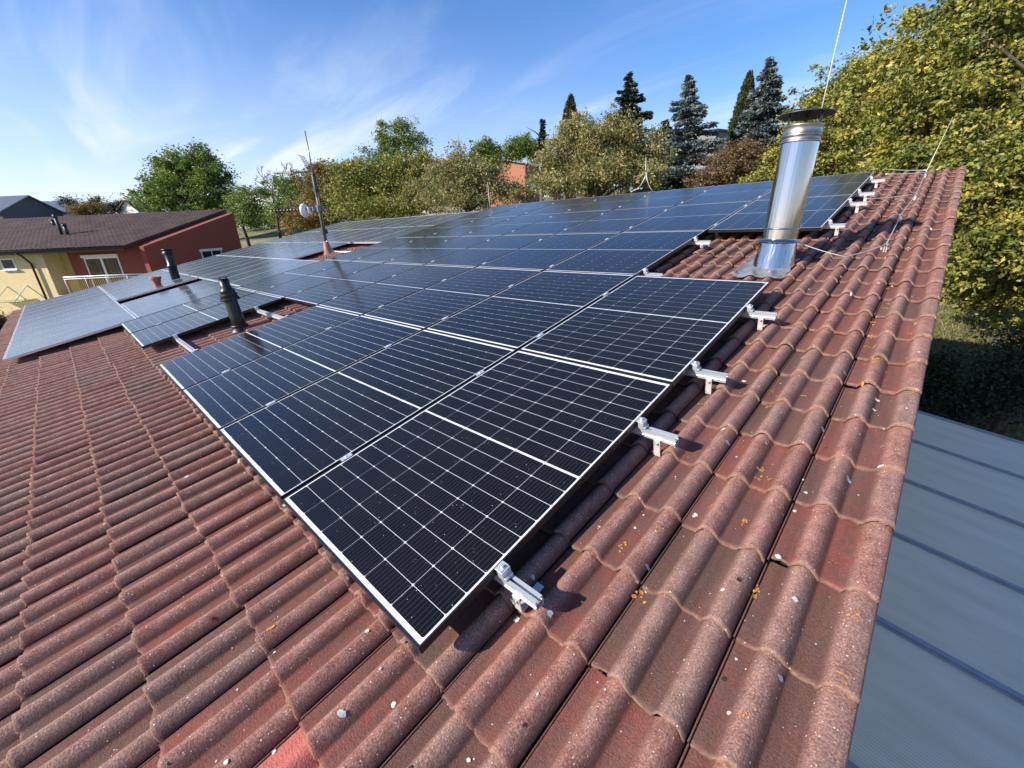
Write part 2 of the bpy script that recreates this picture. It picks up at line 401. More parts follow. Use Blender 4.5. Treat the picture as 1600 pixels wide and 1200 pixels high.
def ground_mat():
    mt, t, b = mat('grassy_ground'); L = t.links.new
    tc = N(t, 'ShaderNodeTexCoord'); n = N(t, 'ShaderNodeTexNoise'); L(tc.outputs['Object'], n.inputs['Vector']); n.inputs['Scale'].default_value = .35; n.inputs['Detail'].default_value = 10; n.inputs['Roughness'].default_value = .7
    n2 = N(t, 'ShaderNodeTexNoise'); L(tc.outputs['Object'], n2.inputs['Vector']); n2.inputs['Scale'].default_value = 14; n2.inputs['Detail'].default_value = 6
    a = N(t, 'ShaderNodeMath', operation='MULTIPLY_ADD'); L(n2.outputs[0], a.inputs[0]); a.inputs[1].default_value = .6; L(n.outputs[0], a.inputs[2])
    cr = N(t, 'ShaderNodeValToRGB'); L(a.outputs[0], cr.inputs[0])
    cr.color_ramp.elements[0].position = .55; cr.color_ramp.elements[0].color = (.055, .075, .02, 1)
    cr.color_ramp.elements[1].position = 1.0; cr.color_ramp.elements[1].color = (.26, .23, .12, 1)
    e = cr.color_ramp.elements.new(.78); e.color = (.14, .14, .06, 1)
    L(cr.outputs[0], b.inputs['Base Color']); b.inputs['Roughness'].default_value = .95
    bp = N(t, 'ShaderNodeBump'); bp.inputs['Strength'].default_value = .8; bp.inputs['Distance'].default_value = .08; L(n2.outputs[0], bp.inputs['Height']); L(bp.outputs[0], b.inputs['Normal'])
    return mt
M['ground'] = ground_mat()

def leaf_mat(name, cols, trans=.35, rough=.5):
    mt, t, b = mat(name); L = t.links.new
    at_ = N(t, 'ShaderNodeAttribute', attribute_name='tone')
    cr = N(t, 'ShaderNodeValToRGB'); L(at_.outputs['Fac'], cr.inputs[0]); el = cr.color_ramp.elements
    el[0].position = 0; el[0].color = rgba(cols[0]); el[1].position = 1; el[1].color = rgba(cols[-1])
    for i, c in enumerate(cols[1:-1]):
        e = el.new((i + 1) / (len(cols) - 1)); e.color = rgba(c)
    L(cr.outputs[0], b.inputs['Base Color']); b.inputs['Roughness'].default_value = rough; b.inputs['Specular IOR Level'].default_value = .5
    if trans:
        tr = N(t, 'ShaderNodeBsdfTranslucent'); L(cr.outputs[0], tr.inputs[0]); ms = N(t, 'ShaderNodeMixShader'); ms.inputs[0].default_value = trans
        L(b.outputs[0], ms.inputs[1]); L(tr.outputs[0], ms.inputs[2]); L(ms.outputs[0], t.nodes['Material Output'].inputs['Surface'])
    return mt
M['leaf_yellowgreen'] = leaf_mat('leaves_yellow_green', [(.06, .085, .016), (.17, .195, .032), (.30, .29, .05), (.50, .40, .08)])
M['leaf_cherry'] = leaf_mat('leaves_cherry', [(0.094, 0.125, 0.031), (0.200, 0.213, 0.056), (0.338, 0.306, 0.106), (0.438, 0.312, 0.163)])
M['leaf_green'] = leaf_mat('leaves_green', [(0.066, 0.118, 0.023), (0.140, 0.223, 0.037), (0.281, 0.328, 0.047)])
M['leaf_bright'] = leaf_mat('leaves_bright', [(0.060, 0.108, 0.014), (0.132, 0.180, 0.022), (0.204, 0.228, 0.036)])
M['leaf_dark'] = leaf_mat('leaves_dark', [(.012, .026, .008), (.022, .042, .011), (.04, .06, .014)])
M['leaf_brown'] = leaf_mat('leaves_brown', [(0.090, 0.067, 0.030), (0.194, 0.128, 0.053), (0.299, 0.179, 0.075)])
M['leaf_orange'] = leaf_mat('leaves_orange', [(0.091, 0.078, 0.016), (0.195, 0.143, 0.026), (0.312, 0.169, 0.039)])
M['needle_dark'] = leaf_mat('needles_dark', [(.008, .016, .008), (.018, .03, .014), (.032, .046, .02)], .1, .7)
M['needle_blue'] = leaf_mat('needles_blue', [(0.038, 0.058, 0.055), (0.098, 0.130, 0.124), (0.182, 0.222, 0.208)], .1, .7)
M['needle_thuja'] = leaf_mat('needles_thuja', [(.012, .022, .006), (.03, .042, .012), (.05, .062, .018)], .1, .7)

# ------------------------------------------------------------------ terrain
def smooth(a, b_, x):
    t = np.clip((x - a) / (b_ - a), 0, 1); return t * t * (3 - 2 * t)
def gz(x, y):
    q = y * .9 - x * .22
    z = -3.6 + 1.4 * smooth(8.5, 15, q) + 3.0 * smooth(14.5, 22, q) + 1.2 * smooth(21, 31, q) + np.maximum(q - 28, 0) * .075
    return np.minimum(z, 12) + .08 * np.sin(x * .7 + y * .4) + .06 * np.sin(y * .9 - x * .3)
def build_ground():
    a = np.concatenate([-np.geomspace(900, 32, 40), np.linspace(-30, 30, 121), np.geomspace(32, 900, 40)])
    X, Y = np.meshgrid(a - 10, a + 10, indexing='ij'); Z = gz(X, Y)
    n = len(a); V = np.stack([X, Y, Z], -1).reshape(-1, 3)
    i = np.arange(n * n).reshape(n, n)
    F = np.stack([i[:-1, :-1], i[1:, :-1], i[1:, 1:], i[:-1, 1:]], -1).reshape(-1, 4)
    o = mesh_np('ground', V, F, M['ground'], smooth=True); tag(o, kind='structure')
build_ground()

# ------------------------------------------------------------------ our house with the tiled roof
TW, TG, TT = .305, .332, .021                   # tile cover width, gauge, front thickness
XR, V0 = .968, .654 - .332 * 7                  # verge edge, lowest course
NC, NR = 59, 33
PAN = -.168                                     # height of the pans under the panel plane
def prof(x, rake=False):
    """height of the tile section at x in 0..TW, and how much it is roll"""
    x = np.asarray(x, float); z = np.zeros_like(x); c = np.zeros_like(x)
    for a, b_ in ((.062, .1525), (.214, .305)):
        t = np.clip((x - a) / (b_ - a), 0, 1); s = np.sin(np.pi * t)
        k = (x > a) & (x < b_)
        z = np.where(k, .042 * np.power(np.maximum(s, 0), .92), z); c = np.where(k, s, c)
    z = z + np.where((x >= .150) & (x <= .156), .002, 0)
    if rake:
        k = x > .26; z = np.where(k, .041 * (1 - .12 * ((x - .26) / .045) ** 2), z); c = np.where(k, 1, c)
    return z, c
TJ = {}
def tilejit(i, k):
    if (i, k) not in TJ:
        r = np.random.default_rng(1000 + i * 77 + k)
        TJ[(i, k)] = (r.normal(0, .0018), r.normal(0, .0034), r.normal(0, .0055), r.random(), r.normal(0, .006))
    return TJ[(i, k)]
def surf(X, V):
    """height of the tiled surface over the roof plane"""
    i = int(math.floor((XR - X) / TW)); x0 = XR - (i + 1) * TW
    k = int(math.floor((V - V0) / TG)); v = V - V0 - k * TG
    dz, tl, dv, tn, tw = tilejit(i, k)
    z, _ = prof(np.array([X - x0]), i == 0)
    return PAN + float(z[0]) + TT * (1 - v / TG) + dz + tl * ((X - x0) / TW - .5)
def build_roof(house):
    xs = np.array([.013, .020, .040, .058, .0635, .069, .078, .090, .107, .124, .136, .146, .1515, .1535, .160, .185, .209, .2155, .221, .230, .242, .259, .276, .288, .297, .302, .3045])
    xr = np.concatenate([xs[:21], [.259, .275, .288, .298, .304, .305]])
    vs = np.array([0.0, 0.0, .004, .014, .034, .12, .24, .352])
    AV, AF, AT, AC, AE, AM = [], [], [], [], [], []
    nb = 0
    for i in range(NC):
        x0 = XR - (i + 1) * TW; rake = i == 0
        xx = xr if rake else xs
        z0, cr = prof(xx, rake)
        if rake: z0[-1] -= .075; z0[-2] -= .010; z0[-3] -= .003
        n = len(xx)
        for k in range(NR if x0 > -8.4 else NR - 4):
            dz, tl, dv, tn, tw = tilejit(i, k); r = np.random.default_rng(i * 997 + k)
            v0 = V0 + k * TG
            vv = np.repeat(vs[:, None], n, 1).copy()
            Z = z0[None, :] + TT * (1 - vv / TG) + dz + tl * (xx / TW - .5)[None, :]
            Z[1:5] += (.0035 * cr * np.clip(r.normal(.8, .5), 0, 1.6))[None, :] * np.array([.6, 1, .8, .3])[:, None]   # slightly flared nose
            Z[0] -= .0165 + r.normal(0, .0015, n); Z[1] -= .004 + .002 * r.random(n)
            ed = r.normal(0, .0042, n); ed = np.convolve(ed, [.25, .5, .25], 'same') + r.normal(0, .0018, n)
            if r.random() < .45:                                    # a chipped nose
                q = r.integers(2, n - 4); ed[q:q + 3] += .008 * r.random()
            vv[0] += ed + .002; vv[1] += ed; vv[2] += ed * .8
            vv += dv + tw * (xx / TW - .5)[None, :]
            P = np.stack([np.repeat((x0 + xx)[None], len(vs), 0), v0 + vv, PAN + Z], -1).reshape(-1, 3)
            ii = np.arange(len(vs) * n).reshape(len(vs), n) + nb
            F = np.stack([ii[:-1, :-1], ii[:-1, 1:], ii[1:, 1:], ii[1:, :-1]], -1).reshape(-1, 4)
            AV.append(P); AF.append(F); nb += len(P)
            AT.append(np.full(len(P), tn)); AC.append(np.tile(cr, len(vs)))
            e = np.zeros((len(vs), n)); e[0] = 1; e[1] = 1; e[2] = .45; e[3] = .06; AE.append(e.ravel())
            new = (i, k) == (3, 3)
            AM.append(np.full(len(F), 1 if new else 0))
            if True:                                                # interlocking rib seen in the joint
                y = np.array([0, TG + .01]); P = np.array([[x0 + a, v0 + q + .004, PAN + h + TT * (1 - q / TG)] for q in y for a, h in ((.0015, -.022), (.0035, -.003), (.0085, -.003), (.0105, -.022))])
                ii = np.arange(8).reshape(2, 4) + nb
                F = np.stack([ii[:-1, :-1], ii[:-1, 1:], ii[1:, 1:], ii[1:, :-1]], -1).reshape(-1, 4)
                AV.append(P); AF.append(F); nb += 8; AT.append(np.full(8, tn)); AC.append(np.full(8, .0)); AE.append(np.zeros(8)); AM.append(np.zeros(len(F)))
    o = mesh_np('tiled_roof', np.concatenate(AV), np.concatenate(AF), [M['tile'], M['tile_new']], house,
                {'tint': np.concatenate(AT), 'crest': np.concatenate(AC), 'edge': np.concatenate(AE)}, True, np.concatenate(AM))
    o.location = (0, 0, 3.6); o.rotation_euler = (TH, 0, 0)
    # underlay, so that no daylight shows through the joints
    b = MB(); b.box((XR - .02 - 4.6, (V0 + V0 + NR * TG) / 2, PAN - .06), (9.2, NR * TG - .06, .05))
    b.box((XR - .02 - 9.2 - 4.35, (V0 + V0 + (NR - 4) * TG) / 2, PAN - .06), (8.7, (NR - 4) * TG - .06, .05))
    u = b.build('roof_underlay', M['batten'], house); u.location = (0, 0, 3.6); u.rotation_euler = (TH, 0, 0)
    # lichen rosettes growing on the tiles
    V, F, MI = [], [], []
    r = np.random.default_rng(5)
    def spot(X, Vv, rad, mi, ring=False):
        n = 14; ph = r.random() * 6; c0 = len(V); rr = rad * (1 + .16 * r.normal(0, 1, n)); sq = r.uniform(.65, 1)
        pts = [(X + rr[j] * math.cos(ph + j * 2 * math.pi / n) * sq, Vv + rr[j] * math.sin(ph + j * 2 * math.pi / n)) for j in range(n)] + [(X, Vv)]
        for a, c in pts:
            a = min(a, XR - .006); V.append((a, c, surf(a, c) + .0022))
        for j in range(n):
            F.append((c0 + j, c0 + (j + 1) % n, c0 + n)); MI.append(mi)
    for _ in range(600):
        X = XR - .01 - abs(r.gamma(1.1, 3.0)); Vv = r.uniform(V0 + .03, 8.8)
        if X < -9: continue
        spot(X, Vv, min(.0025 + r.gamma(1.3, .0022), .016), 0)
    for _ in range(55):
        X = XR - .02 - r.gamma(1.0, .7); Vv = r.uniform(V0, 8.8)
        if X > -4: spot(X, Vv, r.uniform(.006, .013), 0)
    def patch(X, Vv, size):
        for q in range(r.integers(3, 9)): spot(X + r.normal(0, size), Vv + r.normal(0, size * 1.2), r.uniform(.35, .8) * size, 1)
    for _ in range(95):
        X = XR - .02 - r.gamma(1.0, .5); Vv = r.uniform(-.9, 8.5)
        if X > -3: patch(X, Vv, r.uniform(.0035, .0095))
    for q in range(36):                                            # orange band along the verge course
        patch(.72 + r.normal(0, .05), r.uniform(2.2, 7.5), r.uniform(.006, .016))
    for _ in range(120):
        X = XR - .02 - r.gamma(1.2, 1.6); Vv = r.uniform(V0, 7)
        if X > -6: spot(X, Vv, r.uniform(.003, .008), 2)
    l = mesh_np('lichen', np.array(V), np.array(F), [M['lichen_white'], M['lichen_orange'], M['lichen_dark']], house, None, True, MI)
    l.location = (0, 0, 3.6); l.rotation_euler = (TH, 0, 0)
house = thing('house', 'long house whose red concrete tile roof fills the foreground under the solar panels', 'house', (0, 0, -3.6))
build_roof(house)
def build_house_walls():
    b = MB(); zf = lambda y: y * math.tan(TH) - .34; y0 = -1.0
    for x0, x1, y1 in ((-16.6, -8.1, 7.4), (-8.1, .62, 8.7)):
      vs = [(x, y, z) for x in (x0, x1) for y, z in ((y0, -3.9), (y0, zf(y0)), (y1, zf(y1)), (y1, -3.9))]
      b.add(vs, [(0, 1, 2, 3), (4, 7, 6, 5), (0, 4, 5, 1), (3, 2, 6, 7), (1, 5, 6, 2)])
    o = b.build('wall', M['plaster_yellow'], house); o.location = (0, 0, 3.6)
    g = MB(); pts = []                                              # half round eaves gutter
    for X in (-17.3, 1.0):
        for k in range(9):
            a = math.pi + math.pi * k / 8; pts.append((X, V0 - .035 + .07 * math.cos(a), PAN - .02 + .07 * math.sin(a)))
    g.add(pts, [(k, k + 1, 10 + k, 9 + k) for k in range(8)], 0, True)
    go = g.build('gutter', M['brown_metal'], house); go.location = (0, 0, 3.6); go.rotation_euler = (TH, 0, 0)
    mo = go.modifiers.new('wall', 'SOLIDIFY'); mo.thickness = .004
build_house_walls()

# ------------------------------------------------------------------ lean-to roof beside the house
def build_carport():
    t = thing('carport', 'grey ribbed polycarbonate carport roof below the right edge of the tiles', 'carport', (1.0, 0, gz(1, 3)))
    z0 = t.location[2]; sl = -.15; ys = [-2.0, -.72, .52, 1.76, 2.995, 4.23, 5.40, 6.60, 7.78]; x1 = 4.4
    zz = lambda x: -1.6 + sl * (x - .8) - z0
    ang = math.atan(sl)
    for a, c in zip(ys[:-1], ys[1:]):
        b = MB(); L_ = (x1 - .66) / math.cos(ang)
        b.box((0, 0, 0), (L_, c - a - .03, .016))
        o = b.build('roof_sheet', M['poly'], t); o.location = ((.66 + x1) / 2 - 1, (a + c) / 2, zz((.66 + x1) / 2)); o.rotation_euler = (0, -ang, 0)
    for y in ys:
        b = MB(); L_ = (x1 - .66) / math.cos(ang)
        b.box((0, 0, .016), (L_, .075, .012)); b.box((0, 0, .026), (L_, .03, .009)); b.box((0, 0, -.035), (L_, .05, .05))
        o = b.build('glazing_bar', M['bar'], t); o.location = ((.66 + x1) / 2 - 1, y, zz((.66 + x1) / 2)); o.rotation_euler = (0, -ang, 0)
    b = MB(); b.box((x1 - 1 - .1, 2.9, zz(x1) - .11), (.1, 9.9, .16)); b.build('beam', M['bark_pale'], t)
    for y in (-1.9, 2.9, 7.6):
        b = MB(); h = zz(x1) - .19; b.box((x1 - 1 - .1, y, h / 2 - .1), (.1, .1, h + .2)); b.build('post', M['bark_pale'], t)
M['bar'] = simple('bluish_glazing_bar', (.30, .31, .33), .45, .3, .1, 12)
build_carport()

# ------------------------------------------------------------------ solar panels
ORD = ['first', 'second', 'third', 'fourth', 'fifth', 'sixth', 'seventh', 'eighth', 'ninth', 'tenth']
PW, PH, PT = 1.134, 1.722, .032
def frame_mesh(w, h, t, lip, mt, parent):
    b = MB(); z = -t / 2
    b.box((0, h / 2 - lip / 2, z), (w, lip, t)); b.box((0, -h / 2 + lip / 2, z), (w, lip, t))
    b.box((-w / 2 + lip / 2, 0, z), (lip, h - 2 * lip, t)); b.box((w / 2 - lip / 2, 0, z), (lip, h - 2 * lip, t))
    b.box((0, 0, -t + .002), (w - 2 * lip, h - 2 * lip, .003))
    return b.build('frame', mt, parent)
def laminate(w, h, lip, nx, ny, cw, ch, px_, py_, mid, mats, parent, ch_cut):
    """white backsheet with the dark cells laid a millimetre above it, under one gloss"""
    b = MB(); a, c = w / 2 - lip, h / 2 - lip
    b.add([(-a, -c, -.0030), (a, -c, -.0030), (a, c, -.0030), (-a, c, -.0030)], [(0, 1, 2, 3)], 0)
    for i in range(nx):
        x = (i - (nx - 1) / 2) * px_
        for j in range(ny):
            y = (j - (ny - 1) / 2) * py_
            if mid: y += mid / 2 if j >= ny // 2 else -mid / 2
            q, p = cw / 2, ch / 2; k = ch_cut
            b.add([(x + u, y + v, -.0020) for u, v in ((-q + k, -p), (q - k, -p), (q, -p + k), (q, p - k), (q - k, p), (-q + k, p), (-q, p - k), (-q, -p + k))], [tuple(range(8))], 1)
    me = b.build('cell_sheet', mats, parent)
    return me
def copy_thing(o):
    r = o.copy(); COL.objects.link(r)
    for ch in list(o.children):
        c = ch.copy(); COL.objects.link(c); c.parent = r
    return r
def new_panels():
    t = thing('solar_panel', 'tmp', 'solar panel', (0, 0, 0), (TH, 0, 0), 'black framed half cell solar panels')
    frame_mesh(PW, PH, PT, .0065, M['black_frame'], t)
    laminate(PW, PH, .0065, 6, 18, .1814, .0899, .1838, .0923, .010, [M['backsheet'], M['cell']], t, .0045)
    first = True
    for r in range(5):
        for c in range(7):
            if (r, c) in ((0, 4), (2, 0)): continue
            o = t if first else copy_thing(t); first = False
            o.location = rp(-c * U - U / 2, r * 1.732 + PH / 2 + .002, 0)
            side = 'rightmost' if c == 0 else 'leftmost' if c == 6 else '%s from the right' % ORD[c - (1 if r == 2 else 0)]
            if r == 2 and c == 1: side = 'rightmost'
            row = ['bottom row', 'second row from the bottom', 'middle row', 'second row from the top', 'top row'][r]
            o['label'] = 'black framed solar panel, %s in the %s' % (side, row)
            tilt = RNG.normal(0, .0016, 3); o.rotation_euler = (TH + tilt[0], tilt[1], 0)
def old_panels():
    w_, h_ = .808, 1.565
    t = thing('solar_panel', 'tmp', 'solar panel', (0, 0, 0), (TH, 0, 0), 'older silver framed solar panels')
    frame_mesh(w_, h_, .035, .011, M['silver'], t)
    laminate(w_, h_, .011, 6, 12, .125, .125, .1275, .1265, 0, [M['backsheet_old'], M['cell_old']], t, .014)
    starts = [-.775, .137, 1.045, 1.955, 2.80, 3.69]
    starts = [s * 1.7300 for s in starts]
    first = True
    for r, s in enumerate(starts):
        for c in range(10):
            if (r, c) in ((1, 3), (3, 0), (3, 1)): continue
            o = t if first else copy_thing(t); first = False
            tilt = RNG.normal(0, .0012, 2); o.rotation_euler = (TH + tilt[0], tilt[1], 0)
            o.location = rp(-7.05 * U - .82 * c - .405, s + h_ / 2, -.004)
            row = ['lowest row', 'second row up', 'third row up', 'fourth row up', 'fifth row up', 'top row'][r]
            col = 'nearest to the black panels' if c == 0 else 'farthest left' if c == 9 else '%s from the black panels' % ORD[c]
            o['label'] = 'silver framed panel, far left block, %s, %s' % (row, col)
new_panels(); old_panels()

# ------------------------------------------------------------------ mounting rails
def build_rails():
    Vs = [(.352, 0), (1.345, 0), (1.982, 0), (2.91, 0), (3.62, 1), (4.83, 1), (5.47, 0), (6.566, 0), (7.17, 0), (8.126, 0)]
    names = ['lower rail of the bottom row, its stub by the nearest panel corner', 'upper rail of the bottom row, second stub up the right edge',
             'lower rail of the second row, third stub up the right edge', 'upper rail of the second row, in front of the steel chimney',
             'lower rail of the shorter middle row, left of the chimney base', 'upper rail of the shorter middle row, behind the chimney gap',
             'lower rail of the second row from the top, right of the chimney', 'upper rail of the second row from the top, right of the chimney',
             'lower rail of the top row near the ridge', 'highest rail next to the ridge']
    zt = -PT - .0015
    def channel(L_, x1):
        b = MB(); x = x1 - L_ / 2
        b.box((x, 0, zt - .040), (L_, .036, .004)); b.box((x, -.016, zt - .020), (L_, .004, .036)); b.box((x, .016, zt - .020), (L_, .004, .036))
        b.box((x, -.0115, zt - .002), (L_, .013, .004)); b.box((x, .0115, zt - .002), (L_, .013, .004)); b.box((x, 0, zt - .018), (L_, .028, .003))
        b.box((x, -.020, zt - .028), (L_, .005, .005)); b.box((x, .020, zt - .028), (L_, .005, .005))
        return b
    for (V, c0), nm in zip(Vs, names):
        x1 = -c0 * U + (.185 + RNG.normal(0, .008)); L_ = x1 + 7.0 * U + .03
        t = thing('mounting_rail', 'bare aluminium %s' % nm, 'mounting rail', rp(0, V, 0), (TH, 0, 0), 'aluminium rails under the panels')
        channel(L_, x1).build('rail_channel', M['alu'], t)
        xe = -c0 * U
        b = MB()                                                    # end clamp gripping the frame
        b.box((xe + .016, 0, -.014), (.026, .042, .036)); b.box((xe + .0075, 0, .0055), (.030, .042, .004)); b.box((xe + .026, 0, -.026), (.026, .038, .012))
        b.lathe([(0, .0165), (.0055, .0165), (.0065, .0145), (.0065, .0075)], 12, (xe + .012, 0, 0))
        b.build('end_clamp', M['alu'], t, .0015)
        for c in range(c0 + 1, 7):
            if abs(V - .352) < .01 or abs(V - 1.345) < .01:
                if c in (4, 5):                                     # the missing panel: end clamps face the gap
                    b = MB(); b.box((-c * U, 0, -.012), (.030, .042, .034)); b.box((-c * U, 0, .0055), (.036, .042, .004)); b.build('end_clamp', M['alu'], t); continue
            b = MB(); b.box((-c * U, 0, -.012), (.014, .06, .026)); b.box((-c * U, 0, .0030), (.034, .062, .003))
            b.lathe([(0, .010), (.005, .010), (.006, .008), (.006, .004)], 10, (-c * U, 0, 0))
            b.build('mid_clamp', M['alu'], t)
        hooks = [x1 - .085] + [x1 - .085 - 1.22 * q for q in range(1, 7)]
        if V < 1.5: hooks += [-4 * U - .22]
        for hx in hooks:
            s = surf(hx, V - .03); top = zt - .042; b = MB()
            y = -.028
            b.box((hx, y, (top + .012 + s + .012) / 2), (.032, .005, max(top + .012 - s - .012, .02)))    # upright strap
            b.box((hx, y + .014, top + .010), (.032, .028, .005))                                      # bent top
            b.box((hx, y + .06, s + .010), (.032, .12, .006))                                         # foot under the tile above
            b.lathe([(0, .0), (.007, .0), (.008, .003), (.008, .008)], 8, (hx, y - .010, top - .006))
            b.build('roof_hook', M['hook'], t, .001)
M['hook'] = simple('hook_steel', (.66, .64, .60), .45, .45, .12, 40)
build_rails()

# ------------------------------------------------------------------ steel chimney
EX0 = RWC[0].copy(); EX0[2] = 0; EX0 /= np.linalg.norm(EX0)
def build_chimney():
    X, V = -.20, 4.31; base = rp(X, V, PAN); 
    t = thing('chimney', 'polished stainless steel flue chimney with conical cap standing on the tiles', 'chimney', tuple(base))
    r = .143; z0 = .02
    b = MB()
    b.lathe([(r, .26), (r, 1.05)], 64); b.lathe([(r + .0015, .365), (r + .0015, .368)], 64)
    b.lathe([(r, .350), (r + .004, .352), (r + .004, .362), (r, .364)], 64)
    b.build('pipe', M['steel'], t)
    b = MB()
    b.lathe([(r + .001, 1.045), (r + .006, 1.05), (r + .006, 1.06), (r + .001, 1.065), (r - .001, 1.09), (r + .006, 1.095), (r + .006, 1.105), (r, 1.11), (r, 1.165), (r + .004, 1.17), (r + .004, 1.18), (r - .004, 1.183), (r - .02, 1.182), (r - .022, 1.05)], 64)
    b.build('top_section', M['steel_dull'], t)
    b = MB(); zc = 1.262; R = .208
    b.lathe([(.001, zc + .045), (.10, zc + .028), (R, zc), (R + .002, zc - .006), (R - .004, zc - .007), (.10, zc + .02), (.001, zc + .037)], 64)
    b.build('cap', M['cap'], t)
    for k in range(3):
        a = R_(100 + 120 * k); b = MB(); c, s = math.cos(a), math.sin(a)
        b.box((c * (r - .012), s * (r - .012), 1.215), (.004, .03, .12), 0, [[c, -s, 0], [s, c, 0], [0, 0, 1]])
        b.build('cap_strut', M['cap'], t)
    b = MB()
    b.lathe([(r + .001, .272), (r + .002, .262), (.190, .246), (.191, .243), (.150, .255)], 64)
    b.build('storm_collar', M['steel'], t)
    # sloped cone: its foot follows the roof
    b = MB(); n = 64; vs = []
    for k in range(n):
        a = 2 * math.pi * k / n; c, s = math.cos(a), math.sin(a)
        rr = .176; vs.append((rr * c, rr * s - .014, rr * s * math.tan(TH) + .016))
    for k in range(n):
        a = 2 * math.pi * k / n; vs.append((.146 * math.cos(a), .146 * math.sin(a), .255))
    b.add(vs, [(k, (k + 1) % n, n + (k + 1) % n, n + k) for k in range(n)], 0, True)
    b.build('cone', M['steel'], t)
    # dressed lead apron that follows the tiles
    V_, F_ = [], []; nx, ny = 48, 30
    for j in range(ny):
        for i in range(nx):
            x = X - .245 + .42 * i / (nx - 1); v = V - .37 + .60 * j / (ny - 1)
            s0 = surf(x, v); s = max(s0 + .003, .35 * s0 + .65 * (PAN + .046)); d = math.hypot(x - X, v - V)
            up = PAN + .035
            k = min(1, max(0, (d - .165) / .12)); k = k * k * (3 - 2 * k)
            z = (s + .004) * k + max(s + .004, up + .02) * (1 - k) + .003 * math.sin(31 * x + 17 * v) * k
            V_.append((x + .006 * math.sin(v * 40), v + .012 * math.sin(x * 23 + 1), z))
    for j in range(ny - 1):
        for i in range(nx - 1): F_.append((j * nx + i, j * nx + i + 1, (j + 1) * nx + i + 1, (j + 1) * nx + i))
    V_ = np.array(V_); W_ = (RW @ V_.T).T - base
    o = mesh_np('flashing', W_, np.array(F_), M['lead'], t, None, True)
    lean = Matrix.Rotation(R_(2.6), 3, Vector((-EX0[1], EX0[0], 0)))     # the flue stands slightly out of plumb
    for ch in t.children:
        if not ch.name.startswith('flashing'): ch.rotation_euler = lean.to_euler()
    # lightning rod clipped behind the chimney
    rb = base + np.array([.06, r + .045, .55]) + EX0 * .03
    g = thing('lightning_rod', 'thin white lightning rod rising tall behind the steel chimney', 'lightning rod', tuple(rb), tuple(lean.to_euler()))
    b = MB(); b.tube([(0, 0, 0), (0, 0, 1.2), (.01, 0, 2.4)], [.0045, .004, .003], 8); b.build('rod', M['wire_white'], g)
    b = MB(); b.box((-.02, -.03, .15), (.03, .07, .02)); b.box((-.02, -.03, .5), (.03, .07, .02)); b.build('bracket', M['wire'], g)
M['wire_white'] = simple('pale_rod', (.52, .52, .50), .4, .2, .05, 20)
build_chimney()

# ------------------------------------------------------------------ lightning conductor wires
def roofpt(px, py, h): return rp(*roofhit(px, py, h))
def wire(label, pts, r=.0042, name='conductor_wire'):
    p0 = np.array(pts[0]); t = MB(); q = [np.array(p) for p in pts]
    out = [q[0]]
    for a, c in zip(q[:-1], q[1:]):
        for k in range(1, 7):
            s = k / 6; p = a + (c - a) * s; p = p + np.array([0, 0, -.010 * math.sin(math.pi * s)]); out.append(p)
    t.tube([p - p0 for p in out], r, 8)
    o = t.build(name, M['wire'], None); o.location = p0
    return tag(o, label, 'wire', 'lightning conductor wires')
def holder(px, py, label):
    P = roofhit(px, py, -.12); X, V = P[0], P[1]; s = surf(X, V)
    t = thing('wire_holder', label, 'wire holder', tuple(rp(X, V, s)), (TH, 0, 0), 'holders of the lightning conductor')
    b = MB(); b.box((0, .03, .004), (.026, .11, .004)); b.box((0, -.02, .032), (.022, .004, .062)); b.build('strap', M['hook'], t)
    b = MB(); b.box((0, -.02, .066), (.034, .022, .018)); b.build('wire_clip', M['grey_metal'], t, .002)
    return rp(X, V, s) + RW @ np.array([0, -.02, .072])
